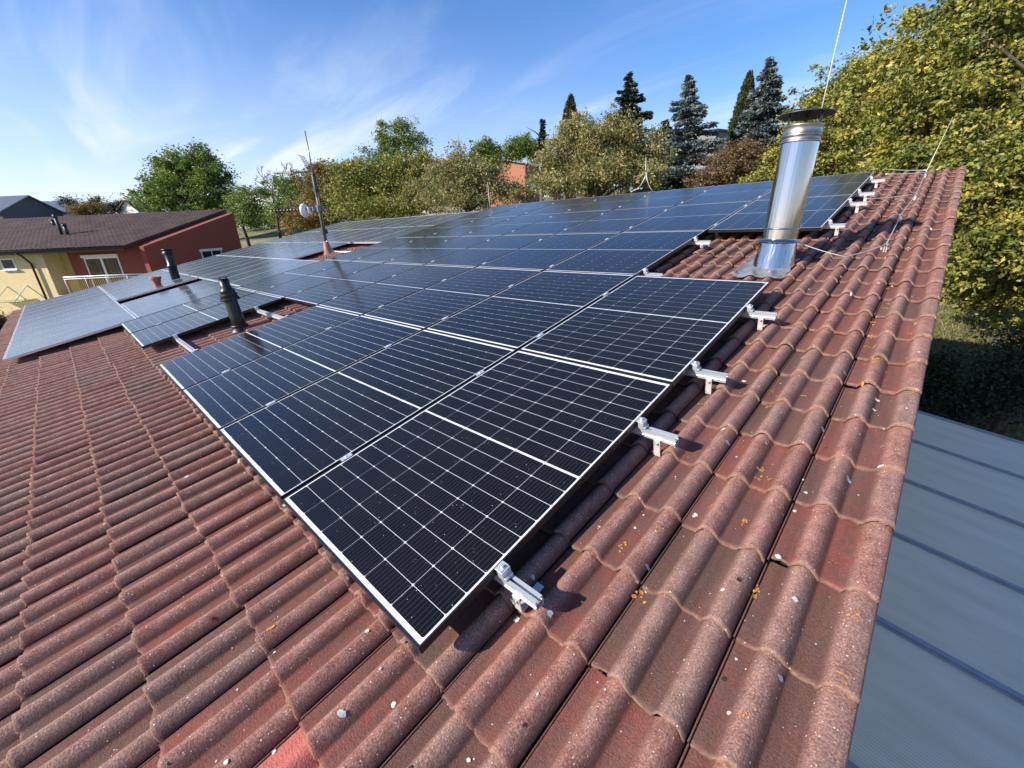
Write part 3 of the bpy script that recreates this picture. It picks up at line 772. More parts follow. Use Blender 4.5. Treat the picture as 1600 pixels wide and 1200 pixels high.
def build_wires():
    h1 = holder(1384, 386, 'grey wire holder at the bend of the conductor right of the chimney')
    h2 = holder(1407, 340, 'grey wire holder standing in the chimney shadow')
    h3 = holder(1430, 308, 'grey wire holder halfway up the right roof edge')
    h4 = holder(1446, 273, 'wire holder at the ridge below the short rod')
    cb = rp(-.20, 4.31, PAN) + np.array([.145, .02, .245])
    wire('bare wire sagging from the chimney collar to the bend', [cb, rp(.32, 4.42, -.075), h1])
    wire('bare wire climbing beside the right roof edge up to the ridge', [h1, h2, h3, h4])
    wire('short bare wire from the third highest rail across to the conductor', [roofpt(1352, 311, -.03), h3])
    wire('bare wire from the highest rail towards the ridge holder', [roofpt(1383, 272, -.03), h4])
    wire('bare wire lying along the ridge at the right end', [roofpt(1382, 264, -.08), h4 + np.array([0, .1, .03])])
    tip = h4 + (at(1489, 183, toimg(h4)[2] * 1.0) - h4)
    b = MB(); b.tube([(0, 0, 0), tuple(tip - h4)], [.006, .004], 8); o = b.build('lightning_rod', M['wire_white']); o.location = h4
    tag(o, 'short leaning lightning rod on the ridge near the right tree', 'lightning rod')
    # rod with two curved legs on the ridge
    b0 = roofpt(1020, 299, -.05); b0 = np.array(b0); D = toimg(b0)[2]
    top = at(1009.5, 246, D); mid = at(1009, 268, D); lg = at(985, 300, D)
    b = MB(); b.tube([top - b0, mid - b0, at(1011, 281, D) - b0, at(1015, 292, D) - b0, (0, 0, 0)], .008, 8)
    b.tube([mid - b0 + [0, 0, .03], at(1008, 276, D) - b0, at(1001, 290, D) - b0, at(993, 297, D) - b0, lg - b0], .007, 8)
    o = b.build('lightning_rod', M['wire_white']); o.location = b0
    tag(o, 'forked lightning rod with two curved legs on the ridge before the cherry tree', 'lightning rod')
    b0 = np.array(roofpt(766, 323, -.05)); D = toimg(b0)[2]
    b = MB(); b.tube([(0, 0, -.1), at(764, 310, D) - b0, at(762, 285, D) - b0], .007, 6); o = b.build('lightning_rod', M['wire_white']); o.location = b0
    tag(o, 'small straight lightning rod where the two panel blocks meet at the ridge', 'lightning rod')
build_wires()

# ------------------------------------------------------------------ vents and mast
def build_vents():
    P = roofhit(378, 519, PAN); X, V = P[0], P[1]; b0 = rp(X, V, PAN)
    k = height_to(b0, 434)
    t = thing('flue_pipe', 'black flue pipe with ribbed collar in the gap of the bottom panel row', 'flue pipe', tuple(b0))
    u = .9 * toimg(b0)[2] / FPX                                          # metres per photo pixel here
    b = MB(); b.lathe([(11.5 * u, 0), (10.2 * u, k * .30), (9.6 * u, k * .62), (7.6 * u, k * .80), (7.6 * u, k * .985)], 28, cap=True); b.build('pipe', M['black_pipe'], t)
    b = MB(); z = k * .60; q = k / 85
    b.lathe([(9.7 * u, z - 1 * q), (15 * u, z + .5 * q), (15.2 * u, z + 2 * q), (12 * u, z + 7 * q), (13.2 * u, z + 7.5 * q), (13.2 * u, z + 9 * q), (10.5 * u, z + 13 * q), (11.5 * u, z + 13.5 * q), (11.5 * u, z + 15 * q), (8.6 * u, z + 19 * q), (7.6 * u, z + 20 * q)], 28); b.build('rain_collar', M['black_pipe'], t)
    b = MB(); b.lathe([(17 * u, 0.0), (15 * u, 4 * q), (12.5 * u, 8 * q), (12.5 * u, 10 * q), (13.6 * u, 10.4 * q), (13.6 * u, 12 * q), (11 * u, 13 * q)], 28); b.build('base_flange', M['black_pipe'], t)
    b = MB(); b.lathe([(.001, k + .016), (11 * u, k + .013), (11 * u, k + .010), (.001, k + .010)], 28)
    for g in range(4):
        a = g * math.pi / 2 + .4; b.box((6.6 * u * math.cos(a), 6.6 * u * math.sin(a), k + .001), (.008, .008, .024))
    b.build('rain_disc', M['black_pipe'], t)
    ax = np.array([-EX0[1], EX0[0], 0]); t.rotation_euler = Matrix.Rotation(R_(-4.5), 3, Vector(ax)).to_euler()
    P = roofhit(287, 444, PAN); X, V = P[0], P[1] - .12; b0 = rp(X, V, PAN); k = height_to(b0, 389)
    t = thing('flue_pipe', 'slim black flue pipe with a narrow collared top in front of the red wall', 'flue pipe', tuple(b0))
    s = toimg(b0)[2] / FPX
    b = MB(); b.lathe([(5.8 * s, 0), (5.8 * s, k * .52), (6.6 * s, k * .53), (6.6 * s, k * .56), (5.2 * s, k * .58), (5.2 * s, k * .9)], 24); b.build('pipe', M['black_pipe'], t)
    b = MB(); b.lathe([(5.4 * s, k * .86), (7.6 * s, k * .87), (7.6 * s, k * .91), (6.4 * s, k * .92), (6.4 * s, k * .97), (7.2 * s, k * .975), (7.2 * s, k), (0.001, k + .004)], 24); b.build('top_collar', M['black_pipe'], t)
    P = roofhit(258, 455, PAN); b0 = rp(P[0], P[1] - .1, PAN); k = height_to(b0, 432.5); s = toimg(b0)[2] / FPX
    t = MB(); t.lathe([(6.2 * s, 0), (5.0 * s, k * .45), (5.0 * s, k * .6), (6.0 * s, k * .8), (7.6 * s, k * .9), (7.6 * s, k), (4.0 * s, k), (3.6 * s, k * .5)], 24)
    o = t.build('vent_pipe', M['terracotta']); o.location = b0
    tag(o, 'small terracotta vent pipe with flared lip in the gap between old panels', 'vent pipe')
build_vents()

def build_mast():
    P = roofhit(513, 399, PAN); b0 = np.array(rp(P[0], P[1], PAN)); D = toimg(b0)[2]; s = D / FPX
    t = thing('antenna_mast', 'grey antenna mast with two aerials and a white dish, standing between old panels', 'antenna mast', tuple(b0))
    hk = height_to(b0, 204); hm = height_to(b0, 270)
    b = MB(); b.tube([(0, 0, 0), (0, 0, hm)], 2.6 * s, 12); b.tube([(.03, 0, hm * .02), (.05, .02, hm * .5), (.03, 0, hm * .95)], .9 * s, 6); b.build('lower_pole', M['grey_pole'], t)
    b = MB(); b.tube([(-.01, 0, hm * .86), (-.01, 0, hk)], [1.3 * s, .9 * s], 10); b.build('upper_pole', M['grey_metal'], t)
    b = MB(); b.lathe([(.20, -.02), (.13, .06), (.075, .15), (.06, .30), (.05, .32)], 20); b.build('base_boot', M['boot'], t)
    b = MB(); b.lathe([(2.9 * s, hm * .72), (3.0 * s, hm * .98), (2.0 * s, hm)], 14); b.box((0, .0, hm * .80), (.12, .10, .06)); b.box((0, 0, hm * .30), (.16, .12, .10)); b.build('clamp_sleeve', M['dark_metal'], t)
    # direction the aerials point: to picture left, almost level
    lv = -RWC[0].copy(); lv[2] = 0; lv /= np.linalg.norm(lv); fw = np.array([-lv[1], lv[0], 0])
    h2 = height_to(b0, 326)
    b = MB(); o2 = np.array([0, 0, h2]); Lb = 75 * s
    b.tube([o2 - lv * 12 * s, o2 + lv * Lb], .9 * s, 6)
    for q in range(13):
        c = o2 + lv * (12 + 5.0 * q) * s; l = (5.2 - .12 * q) * s * 2.2
        b.tube([c - np.array([0, 0, l * .22]), c + np.array([0, 0, l * .22])], .55 * s, 5, 1); b.box(c, (2.6 * s, 2.6 * s, 3.6 * s), 1)
    b.box(o2, (6 * s, 8 * s, 9 * s)); b.box(o2 + lv * 8 * s, (5 * s, 6 * s, 6 * s))
    b.build('lower_aerial', [M['aerial'], M['black_pipe']], t)
    b = MB(); c = o2 + lv * 21 * s + np.array([0, 0, -1.5 * s]) - fw * 3 * s
    # drum dish whose face looks to the left
    prof_ = [(.001, -1.0), (5.0, -.8), (9.6, 1.6), (10.6, 3.6), (10.8, 4.6), (10.2, 4.8), (.001, 5.6)]
    n = 28; ax = lv * .97 - fw * .22; ax /= np.linalg.norm(ax); a1 = np.cross(ax, [0, 0, 1.0]); a1 /= np.linalg.norm(a1); a2 = np.cross(ax, a1)
    vs = [c + ax * z * s + (a1 * math.cos(2 * math.pi * k / n) + a2 * math.sin(2 * math.pi * k / n)) * r * s * .92 for r, z in prof_ for k in range(n)]
    b.add(vs, [(i * n + k, i * n + (k + 1) % n, (i + 1) * n + (k + 1) % n, (i + 1) * n + k) for i in range(len(prof_) - 1) for k in range(n)], 0, True)
    b.build('dish', M['white_dish'], t)
    b = MB(); b.tube([c - ax * 1 * s, o2], 1.8 * s, 8); b.box(c - ax * 5 * s, (7 * s, 7 * s, 9 * s)); b.build('dish_bracket', M['silver'], t)
    h3 = height_to(b0, 268); o3 = np.array([0, 0, h3]); b = MB(); dn = np.array([0, 0, .02])
    b.tube([o3 - lv * 3 * s, o3 + lv * 58 * s], .8 * s, 6)
    for q in range(14):
        cc = o3 + lv * (10 + 3.4 * q) * s; l = (8 - .25 * q) * s
        b.tube([cc - fw * l - dn, cc + fw * l + dn], .4 * s, 5)
    for e in (-1, 1):                                              # wire grid reflector
        for q in range(8):
            z = 3 + q * 2.5; p = o3 + lv * (2 + 1.4 * q) * s + np.array([0, 0, z * s]) if e > 0 else o3 + lv * 2 * s
            if e > 0: b.tube([p - fw * 9 * s, p + fw * 9 * s], .35 * s, 4)
    for e in (-9, -3, 3, 9): b.tube([o3 + fw * e * s + lv * 2 * s + np.array([0, 0, 2.5 * s]), o3 + fw * e * s + lv * 12.5 * s + np.array([0, 0, 21.5 * s])], .35 * s, 4)
    b.build('upper_aerial', M['aerial'], t)
    b = MB(); q = [np.array(roofpt(a, c, -.10)) - b0 for a, c in ((514, 389), (520, 392), (533, 394), (553, 393))]; q[0] = np.array([.04, 0, .34])
    b.tube(q, .02, 6); b.build('cable', M['wire'], t)
M['aerial'] = simple('aerial_alu', (.22, .22, .23), .45, .6, .15, 20)
M['grey_pole'] = simple('weathered_pole', (.10, .09, .085), .55, .4, .35, 8)
build_mast()

# ------------------------------------------------------------------ buildings
EX = RWC[0].copy(); EX[2] = 0; EX /= np.linalg.norm(EX)             # along the neighbour's eaves
EY = np.array([-EX[1], EX[0], 0])                                   # away from us
def build_neighbour():
    E2 = at(192, 384.5, 24.0); R2 = hit(353, 327.5, E2, EX)
    dep = float(np.dot(R2 - E2, EY)); rise = float(R2[2] - E2[2]); zb = -5.2; W = 26.0
    t = thing('neighbour_house', 'yellow and red house with a brown single slope tile roof behind the left panels', 'house', (E2[0], E2[1], zb))
    org = np.array([E2[0], E2[1], zb])
    def wp(x, y, z): return EX * x + EY * y + np.array([0, 0, z - zb])      # x right along eaves, y away, z world
    def boxl(b, x0, x1, y0, y1, z0, z1, mi=0):
        vs = [wp(x, y, z) for x in (x0, x1) for y in (y0, y1) for z in (z0, z1)]
        b.add(vs, [(0, 1, 3, 2), (4, 6, 7, 5), (0, 4, 5, 1), (2, 3, 7, 6), (0, 2, 6, 4), (1, 5, 7, 3)], mi)
    ze = float(E2[2]); sl = rise / dep
    # roof with real rounded tile courses
    nx, ny = int(W / .075), int(math.hypot(dep, rise) / .083)
    gx = np.linspace(-W, 0, nx + 1); gy = np.linspace(0, dep, ny + 1)
    X, Y = np.meshgrid(gx, gy, indexing='ij')
    Z = ze + Y * sl + .035 * np.abs(np.sin(X * math.pi / .30)) + .022 * (1 - np.mod(Y / .33, 1.0)) + .004 * np.sin(X * 3.1 + Y * 1.7)
    V = X[..., None] * EX + Y[..., None] * EY + (Z - zb)[..., None] * np.array([0, 0, 1.0])
    i = np.arange((nx + 1) * (ny + 1)).reshape(nx + 1, ny + 1)
    F = np.stack([i[:-1, :-1], i[1:, :-1], i[1:, 1:], i[:-1, 1:]], -1).reshape(-1, 4)
    roof = mesh_np('roof', V.reshape(-1, 3), F, M['brown_tile'], t, None, False)
    b = MB(); vs = [wp(x, y, ze + y * sl - d) for x in (-W, 0) for y in (0.02, dep) for d in (.22, .01)]
    b.add(vs, [(0, 1, 3, 2), (4, 6, 7, 5), (0, 4, 5, 1), (2, 3, 7, 6), (0, 2, 6, 4)]); b.build('roof_board', M['brown_metal'], t)
    b = MB(); b.tube([wp(-W, -.06, ze - .07), wp(.05, -.06, ze - .05)], .075, 10); b.build('gutter', M['brown_metal'], t)
    # wall planes: front at y=.55, recessed red front at y=1.6, gable at x = XG
    FR, RE = .55, 1.5
    def fx(px, yy, py=420): P = hit(px, py, E2 + EY * yy, EY) - E2; return float(np.dot(P, EX))
    def fz(px, py, yy): return float(hit(px, py, E2 + EY * yy, EY)[2])
    XG = fx(224, FR, 386); XY = fx(70, FR, 410); XB = fx(106, RE, 400)
    def prism(b, x0, x1, y0, y1, mi=0):
        vs = [wp(x, y, z) for x in (x0, x1) for y in (y0, y1) for z in (zb, ze + y * sl - .2)]
        b.add(vs, [(0, 1, 3, 2), (4, 6, 7, 5), (0, 4, 5, 1), (2, 3, 7, 6), (0, 2, 6, 4), (1, 5, 7, 3)], mi)
    b = MB(); prism(b, -W + .3, XY, FR, dep - .4); b.build('yellow_wall', M['plaster_yellow'], t)
    b = MB(); prism(b, XY, XB, RE, dep - .4); b.build('recess_wall', M['plaster_yellow_shaded'], t)  # yellow wall set back; its shade is painted into the plaster colour
    b = MB(); prism(b, XB, XG - .25, RE, dep - .4); b.build('red_wall', M['plaster_red'], t)
    # gable wall: slightly proud, reaches the ridge
    b = MB(); vs = [wp(x, y, z) for x in (XG - .25, XG) for y, z in ((FR, zb), (FR, ze + FR * sl - .2), (dep - .35, ze + (dep - .35) * sl - .2), (dep - .35, zb))]
    b.add(vs, [(0, 1, 2, 3), (4, 7, 6, 5), (0, 4, 5, 1), (3, 2, 6, 7), (1, 5, 6, 2), (0, 3, 7, 4)]); b.build('gable_wall', M['plaster_red'], t)
    def window(x0, x1, z0, z1, yy, mullion, box=False, curtain=False, name='window'):
        f = MB(); w_ = .07; yf = yy - .03
        boxl(f, x0, x1, yf, yy + .05, z0, z0 + w_); boxl(f, x0, x1, yf, yy + .05, z1 - w_, z1)
        boxl(f, x0, x0 + w_, yf, yy + .05, z0 + w_, z1 - w_); boxl(f, x1 - w_, x1, yf, yy + .05, z0 + w_, z1 - w_)
        if mullion: boxl(f, (x0 + x1) / 2 - .07, (x0 + x1) / 2 + .07, yf, yy + .05, z0 + w_, z1 - w_)
        fo = f.build(name, M['white_pvc'], t)
        p = MB(); boxl(p, x0 + w_, x1 - w_, yy - .012, yy - .004, z0 + w_, z1 - w_); p.build('pane', M['curtain_glass'] if curtain else M['pane'], fo)
        if box:
            s = MB(); boxl(s, x0 - .08, x1 + .05, yy - .10, yy - .001, z1, z1 + .17); s.build('shutter_box', M['white_pvc'], fo)
        else:
            s = MB(); boxl(s, x0 - .06, x1 + .06, yy - .12, yy - .001, z0 - .07, z0); s.build('sill', M['white_pvc'], fo)
    zt = fz(160, 402, RE)
    window(fx(137, RE), fx(191, RE), zt - 2.25, zt, RE, True, True, True, 'balcony_door')
    window(fx(2, FR, 412), fx(24, FR, 412), fz(12, 421, FR), fz(12, 404, FR), FR, False)
    # small window on the shaded gable
    g0 = hit(313, 392, E2 + EX * XG, EX) - E2; g1 = hit(345, 391, E2 + EX * XG, EX) - E2
    ya, yb, zt2 = float(np.dot(g0, EY)), float(np.dot(g1, EY)), float(hit(330, 392, E2 + EX * XG, EX)[2])
    f = MB(); boxl(f, XG - .03, XG + .03, ya, yb, zt2 - 1.1, zt2 - 1.03)
    for q in (ya, (ya + yb) / 2 - .04, yb - .08): boxl(f, XG - .03, XG + .03, q, q + .08, zt2 - 1.03, zt2)
    fo = f.build('window', M['white_pvc'], t)
    p = MB(); boxl(p, XG + .004, XG + .012, ya + .08, yb - .08, zt2 - 1.03, zt2); p.build('pane', M['pane'], fo)
    s = MB(); boxl(s, XG + .001, XG + .08, ya - .1, yb + .1, zt2, zt2 + .16); s.build('shutter_box', M['white_pvc'], fo)
    # balcony
    zr = fz(150, 431, FR); f = MB(); xa, xb = fx(94, FR), XG - .28
    boxl(f, XY, XG - .26, FR, RE, zr - 1.28, zr - 1.05); f.build('balcony_slab', M['plaster_white'], t)
    f = MB(); f.tube([wp(xa, FR - .02, zr), wp(xb, FR - .02, zr)], .035, 8); f.tube([wp(xa, FR - .02, zr - .12), wp(xb, FR - .02, zr - .12)], .018, 8)
    for q in np.linspace(xa, xb, 5): f.tube([wp(q, FR - .02, zr), wp(q, FR - .02, zr - 1.1)], .02, 6)
    f.tube([wp(xa, FR - .02, zr), wp(xa, RE, zr)], .03, 8)
    f.build('balcony_rail', M['white_pvc'], t)
    f = MB()
    for q in np.arange(xa, xb, .11): boxl(f, q, q + .02, FR + .02, FR + .035, zr - 1.03, zr - .1)
    f.build('balcony_bars', M['plaster_yellow_shaded'], t)
    # corner pilaster and downpipe
    f = MB(); xd = fx(44, FR, 396); xe_ = fx(48, FR, 410)
    f.tube([wp(xd - .1, -.04, ze - .12), wp(xd + .05, .1, ze - .3), wp(xe_ + .1, FR - .1, ze - .75), wp(xe_ + .12, FR - .1, zb)], .055, 8); f.build('downpipe', M['brown_metal'], t)
    # roof vents
    for px, py, px2, py2, r, nm in ((97, 367, 95, 336, .09, 'vent'), (106, 367, 101, 351, .10, 'vent'), (85, 352, 81, 344, .13, 'vent')):
        n_ = np.cross(EX, EY * dep + np.array([0, 0, rise])); B = hit(px, py, E2, n_) - org; h = height_to(org + B, py2)
        f = MB(); f.tube([B - [0, 0, .1], B + [0, 0, h]], r, 12); f.tube([B + [0, 0, h * .85], B + [0, 0, h + .03]], r * 1.25, 12); f.build('roof_vent', M['dark_metal'], t)
    # glass canopy on the yellow wall
    A = hit(6, 470, E2 + EY * FR, EY); Bx = [float(np.dot(hit(q, 468, E2 + EY * FR, EY) - E2, EX)) for q in (17, 48)]
    zc = float(A[2]); x0, x1 = Bx[0] - .55, Bx[1] + .35; zc2 = zc
    c = thing('glass_canopy', 'small glass door canopy on white stays against the yellow wall', 'canopy', tuple(E2 + EX * (x0 + x1) / 2 + EY * FR + np.array([0, 0, zc2 - E2[2]])))
    def cp(x, y, z): return EX * (x - (x0 + x1) / 2) + EY * (y - FR) + np.array([0, 0, z - zc2])
    f = MB(); vs = [cp(x, y, zc2 + (0.05 if y > 0 else 0) + d) for x in (x0, x1) for y in (FR - 1.0, FR) for d in (0, .015)]
    f.add(vs, [(0, 1, 3, 2), (4, 6, 7, 5), (0, 4, 5, 1), (2, 3, 7, 6), (0, 2, 6, 4), (1, 5, 7, 3)]); f.build('glass_sheet', M['clear'], c)
    for x in Bx:
        f = MB(); f.tube([cp(x + .15, FR, zc2 + .85), cp(x, FR - .9, zc2 + .03)], .03, 8); f.build('stay', M['white_pvc'], c)
def curtain_glass():
    mt, t, b = mat('curtained_glass'); L = t.links.new
    tc = N(t, 'ShaderNodeTexCoord'); mp = N(t, 'ShaderNodeMapping'); L(tc.outputs['Object'], mp.inputs[0]); mp.inputs['Scale'].default_value = (9, 9, .2)
    n = N(t, 'ShaderNodeTexNoise'); L(mp.outputs[0], n.inputs['Vector']); n.inputs['Scale'].default_value = 1.2
    cr = N(t, 'ShaderNodeValToRGB'); L(n.outputs[0], cr.inputs[0]); cr.color_ramp.elements[0].position = .35; cr.color_ramp.elements[1].position = .7
    cr.color_ramp.elements[0].color = (.03, .022, .014, 1); cr.color_ramp.elements[1].color = (.13, .085, .05, 1)
    L(cr.outputs[0], b.inputs['Base Color']); b.inputs['Roughness'].default_value = .05
    return mt
M['curtain_glass'] = curtain_glass()
def clear_mat():
    mt, t, b = mat('clear_glass'); b.inputs['Transmission Weight'].default_value = 1; b.inputs['Roughness'].default_value = .02; b.inputs['Base Color'].default_value = (.85, .9, .85, 1); return mt
M['clear'] = clear_mat()
build_neighbour()

def gable_house(name, label, px, py_ridge, D, w_, d_, hw, hr, turn, wallm, roofm, win=(), cat='house', chimney=False, mono=False):
    """ridge runs along local x; the ridge centre lands on the given picture point"""
    P = at(px, py_ridge, D); zb = P[2] - hw - hr
    t = thing(name, label, cat, (P[0], P[1], zb), (0, 0, R_(turn)))
    b = MB(); x, y = w_ / 2, d_ / 2; g = gz(P[0], P[1]) - zb - 1.0; g = min(g, 0)
    vs = [(sx * x, q, z) for sx in (-1, 1) for q, z in ((-y, g), (-y, hw), (0 if not mono else y, hw + hr), (y, hw if not mono else hw + hr), (y, g))]
    b.add(vs, [(0, 1, 2, 3, 4), (5, 9, 8, 7, 6), (0, 5, 6, 1), (4, 3, 8, 9)]); b.build('wall', wallm, t)
    b = MB(); o = .35
    for s in ((-1, 1) if not mono else (-1,)):
        y2 = 0 if not mono else y
        vs = [(xx, yy, zz + dz) for xx in (-x - o, x + o) for yy, zz in ((s * (y + o), hw - o * hr / y), (y2 if mono else 0, hw + hr)) for dz in (.02, .16)]
        b.add(vs, [(0, 1, 3, 2), (4, 6, 7, 5), (0, 4, 5, 1), (2, 3, 7, 6), (0, 2, 6, 4), (1, 5, 7, 3)])
    rf = b.build('roof', roofm, t)
    if chimney:
        b = MB(); b.box((x * .3, .4, hw + hr + .3), (.5, .5, 1.4)); b.build('chimney', M['brick'], rf)
    for k, (side, u, z, ww, hh) in enumerate(win):
        f = MB()
        if side == 'f': f.box((u, -y - .02, z), (ww, .06, hh)); f2 = ((u, -y - .056, z), (ww - .16, .012, hh - .16))
        else: f.box((x + .02, u, z), (.06, ww, hh)); f2 = ((x + .056, u, z), (.012, ww - .16, hh - .16))
        fo = f.build('window', M['white_pvc'], t); p = MB(); p.box(*f2); p.build('pane', M['pane'], fo)
    return t
def build_far_houses():
    a0 = math.degrees(math.atan2(EX[1], EX[0]))
    gable_house('far_house', 'distant dark house with a grey seamed metal roof at the left edge', -12, 309, 62, 10, 9, 3.2, 2.2, a0 + 2, M['plaster_dark'], M['grey_roof'], [('f', 2, 1.6, 1.2, 1.2), ('f', -2, 1.6, 1.2, 1.2)])
    gable_house('far_house', 'distant pale roofed house right of the grey seamed roof', 76, 316, 70, 3.6, 6, 2.6, 1.6, a0 + 60, M['plaster_white'], M['grey_pale'])
    gable_house('far_house', 'distant small white gabled house left of the walnut tree', 216, 315, 75, 5, 3.6, 2.4, 1.5, a0 + 85, M['plaster_white'], M['far_tile'])
    gable_house('far_house', 'white flat house wall between the bare orchard trees', 428, 296, 60, 9, 6, 3.0, .5, a0 - 10, M['plaster_white'], M['grey_pale'], mono=True)
    gable_house('far_house', 'distant house with a red brown tiled roof and pale dormer gable', 690, 252, 62, 12, 8, 3.0, 2.6, a0 - 5, M['plaster_white'], M['far_tile'], [('f', 1, 1.5, 1.2, 1.2)])
    gable_house('far_house', 'orange brick building with a slanted roof beside the pale green tree', 801, 247, 55, 5.0, 5.5, 4.8, 1.1, a0 + 66, M['brick'], M['grey_roof'], [('f', .4, 2.8, 1.6, 1.2)], mono=True)
    gable_house('far_house', 'white house glimpsed through the cherry leaves below the pale green tree', 702, 285, 40, 4.5, 5, 2.6, 1.2, a0 + 10, M['plaster_white'], M['far_tile'])
    gable_house('far_house', 'grey house with a flat roof between the two blue spruces', 1118, 208, 45, 6.5, 5, 3.2, .4, a0 + 30, M['plaster_grey'], M['brown_metal'], [('f', 1.2, 2.0, 1.3, 1.0), ('f', -1.2, 2.0, 1.3, 1.0)], mono=True)
M['plaster_dark'] = simple('plaster_dark', (.07, .075, .085), .8, 0, .1, 4)
M['plaster_grey'] = simple('plaster_grey', (.16, .16, .17), .8, 0, .1, 4)
M['grey_pale'] = simple('pale_metal_roof', (.38, .41, .43), .5, .2, .1, 3)
build_far_houses()

# ------------------------------------------------------------------ vegetation
def leaf_quads(C, size, rng, droop=.3, aspect=.55):
    """one folded leaf of four corners at each point"""
    n = len(C)
    d = rng.normal(0, 1, (n, 3)); d[:, 2] = d[:, 2] * .6 - droop; d /= np.linalg.norm(d, axis=1)[:, None]
    a = rng.normal(0, 1, (n, 3)); a -= (a * d).sum(1)[:, None] * d; a /= np.linalg.norm(a, axis=1)[:, None]
    nn = np.cross(d, a)
    L = size * rng.uniform(.5, 1.45, n)[:, None]; W = L * aspect
    p0 = C; p1 = C + d * L * .5 + a * W * .5 + nn * L * .08; p2 = C + d * L; p3 = C + d * L * .5 - a * W * .5 + nn * L * .08
    V = np.stack([p0, p1, p2, p3], 1).reshape(-1, 3); F = np.arange(4 * n).reshape(n, 4)
    return V, F
def limb_mesh(b, p, q, r0, r1, rng, bend=.12, n=5, seg=6):
    p, q = np.array(p), np.array(q); L = np.linalg.norm(q - p); o = rng.normal(0, bend * L, 3); o[2] = abs(o[2]) * .6
    pts = [p + (q - p) * s + o * math.sin(math.pi * s) * .6 for s in np.linspace(0, 1, n)]
    b.tube(pts, [r0 + (r1 - r0) * s for s in np.linspace(0, 1, n)], seg, cap=False)
    return pts
TREES = []
def broadleaf(name, label, D, blobs, leaf, nleaf, leafm, seed, trunk_px=None, barkm='bark', trunk_r=.14, clump=.32, ncl=None, sparse=0., droop=.3, twigs=0, group=None, depth=.85, cat='tree', aspect=.55, tone=(0., 1.)):
    """blobs: picture-space lobes (px, py, rx, ry) of the crown at depth D, turned into real ellipsoids"""
    rng = np.random.default_rng(seed); s = D / FPX
    cs = [at(q[0], q[1], D + (q[4] if len(q) > 4 else 0)) for q in blobs]
    rs = [np.array([q[2] * s, q[2] * s * depth, q[3] * s]) for q in blobs]
    w = np.array([r[0] * r[2] for r in rs]); w /= w.sum()
    cen = np.mean(cs, 0)
    tb = at(trunk_px[0], trunk_px[1], D) if trunk_px else np.average(cs, 0, w)
    base = np.array([tb[0], tb[1], gz(tb[0], tb[1])])
    t = thing(name, label, cat, tuple(base), (0, 0, 0), group)
    ncl = ncl or max(30, int(nleaf / 45))
    k = rng.choice(len(cs), ncl, p=w)
    d = rng.normal(0, 1, (ncl, 3)); d /= np.linalg.norm(d, axis=1)[:, None]
    rad = (rng.random(ncl) ** .42)[:, None] * rng.uniform(.80, 1.08, (ncl, 1))
    out_ = rng.random(ncl) < .24; rad[out_] = rng.uniform(1.0, 1.48, (out_.sum(), 1))
    axm = np.array([EX, EY, [0, 0, 1.0]])                            # lobes are lined up with the picture's sides
    cl = np.array(cs)[k] + (d * rad * np.array(rs)[k]) @ axm
    # leaves
    csz = clump * rng.uniform(.5, 1.25, ncl); csz[out_] *= .55; wts = rng.gamma(3.0, 1, ncl); wts[out_] *= .4
    per = rng.multinomial(nleaf, wts / wts.sum()); idx = np.repeat(np.arange(ncl), per); m_ = len(idx)
    C = cl[idx] + rng.normal(0, 1, (m_, 3)) * csz[idx][:, None] * np.array([1, 1, .62])
    if sparse: C = C[rng.random(m_) > sparse]; idx = idx[:0] if False else idx[:len(C)]
    ctone = rng.uniform(0, 1, ncl); tn = np.clip(rng.normal(.50, .22, len(C)) + (ctone[idx] - .5) * .7, 0, 1); tn = tone[0] + tn * (tone[1] - tone[0])
    V, F = leaf_quads(C, leaf, rng, droop, aspect)
    mesh_np('crown', V - base, F, M[leafm], t, {'tone': np.repeat(tn, 4)}, False)
    # trunk and limbs
    b = MB(); lowz = min(c[2] - r[2] * .5 for c, r in zip(cs, rs))
    fork = np.array([base[0] + rng.normal(0, .15), base[1] + rng.normal(0, .15), max(base[2] + .9, min(lowz, base[2] + 3.5))])
    b.tube([np.zeros(3) - [0, 0, .3], (fork - base) * .5 + rng.normal(0, .05, 3), fork - base], [trunk_r * 1.25, trunk_r, trunk_r * .85], 9, cap=False)
    main = []
    for c, r in zip(cs, rs):
        pts = limb_mesh(b, fork - base, c - base + rng.normal(0, .2, 3) * r[0], trunk_r * .62, trunk_r * .16, rng, .10, 7, 7); main += pts[2:]
    main = np.array(main)
    lim = rng.choice(ncl, min(ncl, 60 + 10 * len(cs)), replace=False)
    for q in lim:
        e = cl[q] - base; j = np.argmin(np.linalg.norm(main - e, axis=1)); limb_mesh(b, main[j], e, trunk_r * .17, .008, rng, .10, 5, 5)
    for q in range(twigs):
        e = cl[rng.choice(lim)] - base; j = np.argmin(np.linalg.norm(main - e, axis=1)); o = (e - main[j]) * .25 + np.array([0, 0, rng.uniform(.2, .6)]); limb_mesh(b, e, e + o, .012, .004, rng, .1, 4, 4)
    b.build('trunk', M[barkm], t)
    return t
def bare_branches(b, p, L, r, rng, depth_, up=.5):
    if depth_ == 0: return
    d = rng.normal(0, .55, 3) + np.array([0, 0, up]); d /= np.linalg.norm(d); q = np.array(p) + d * L
    limb_mesh(b, p, q, r, r * .62, rng, .08, 4, 5)
    for _ in range(rng.integers(2, 4)): bare_branches(b, np.array(p) + (q - np.array(p)) * rng.uniform(.55, 1), L * .66, r * .6, rng, depth_ - 1, up)

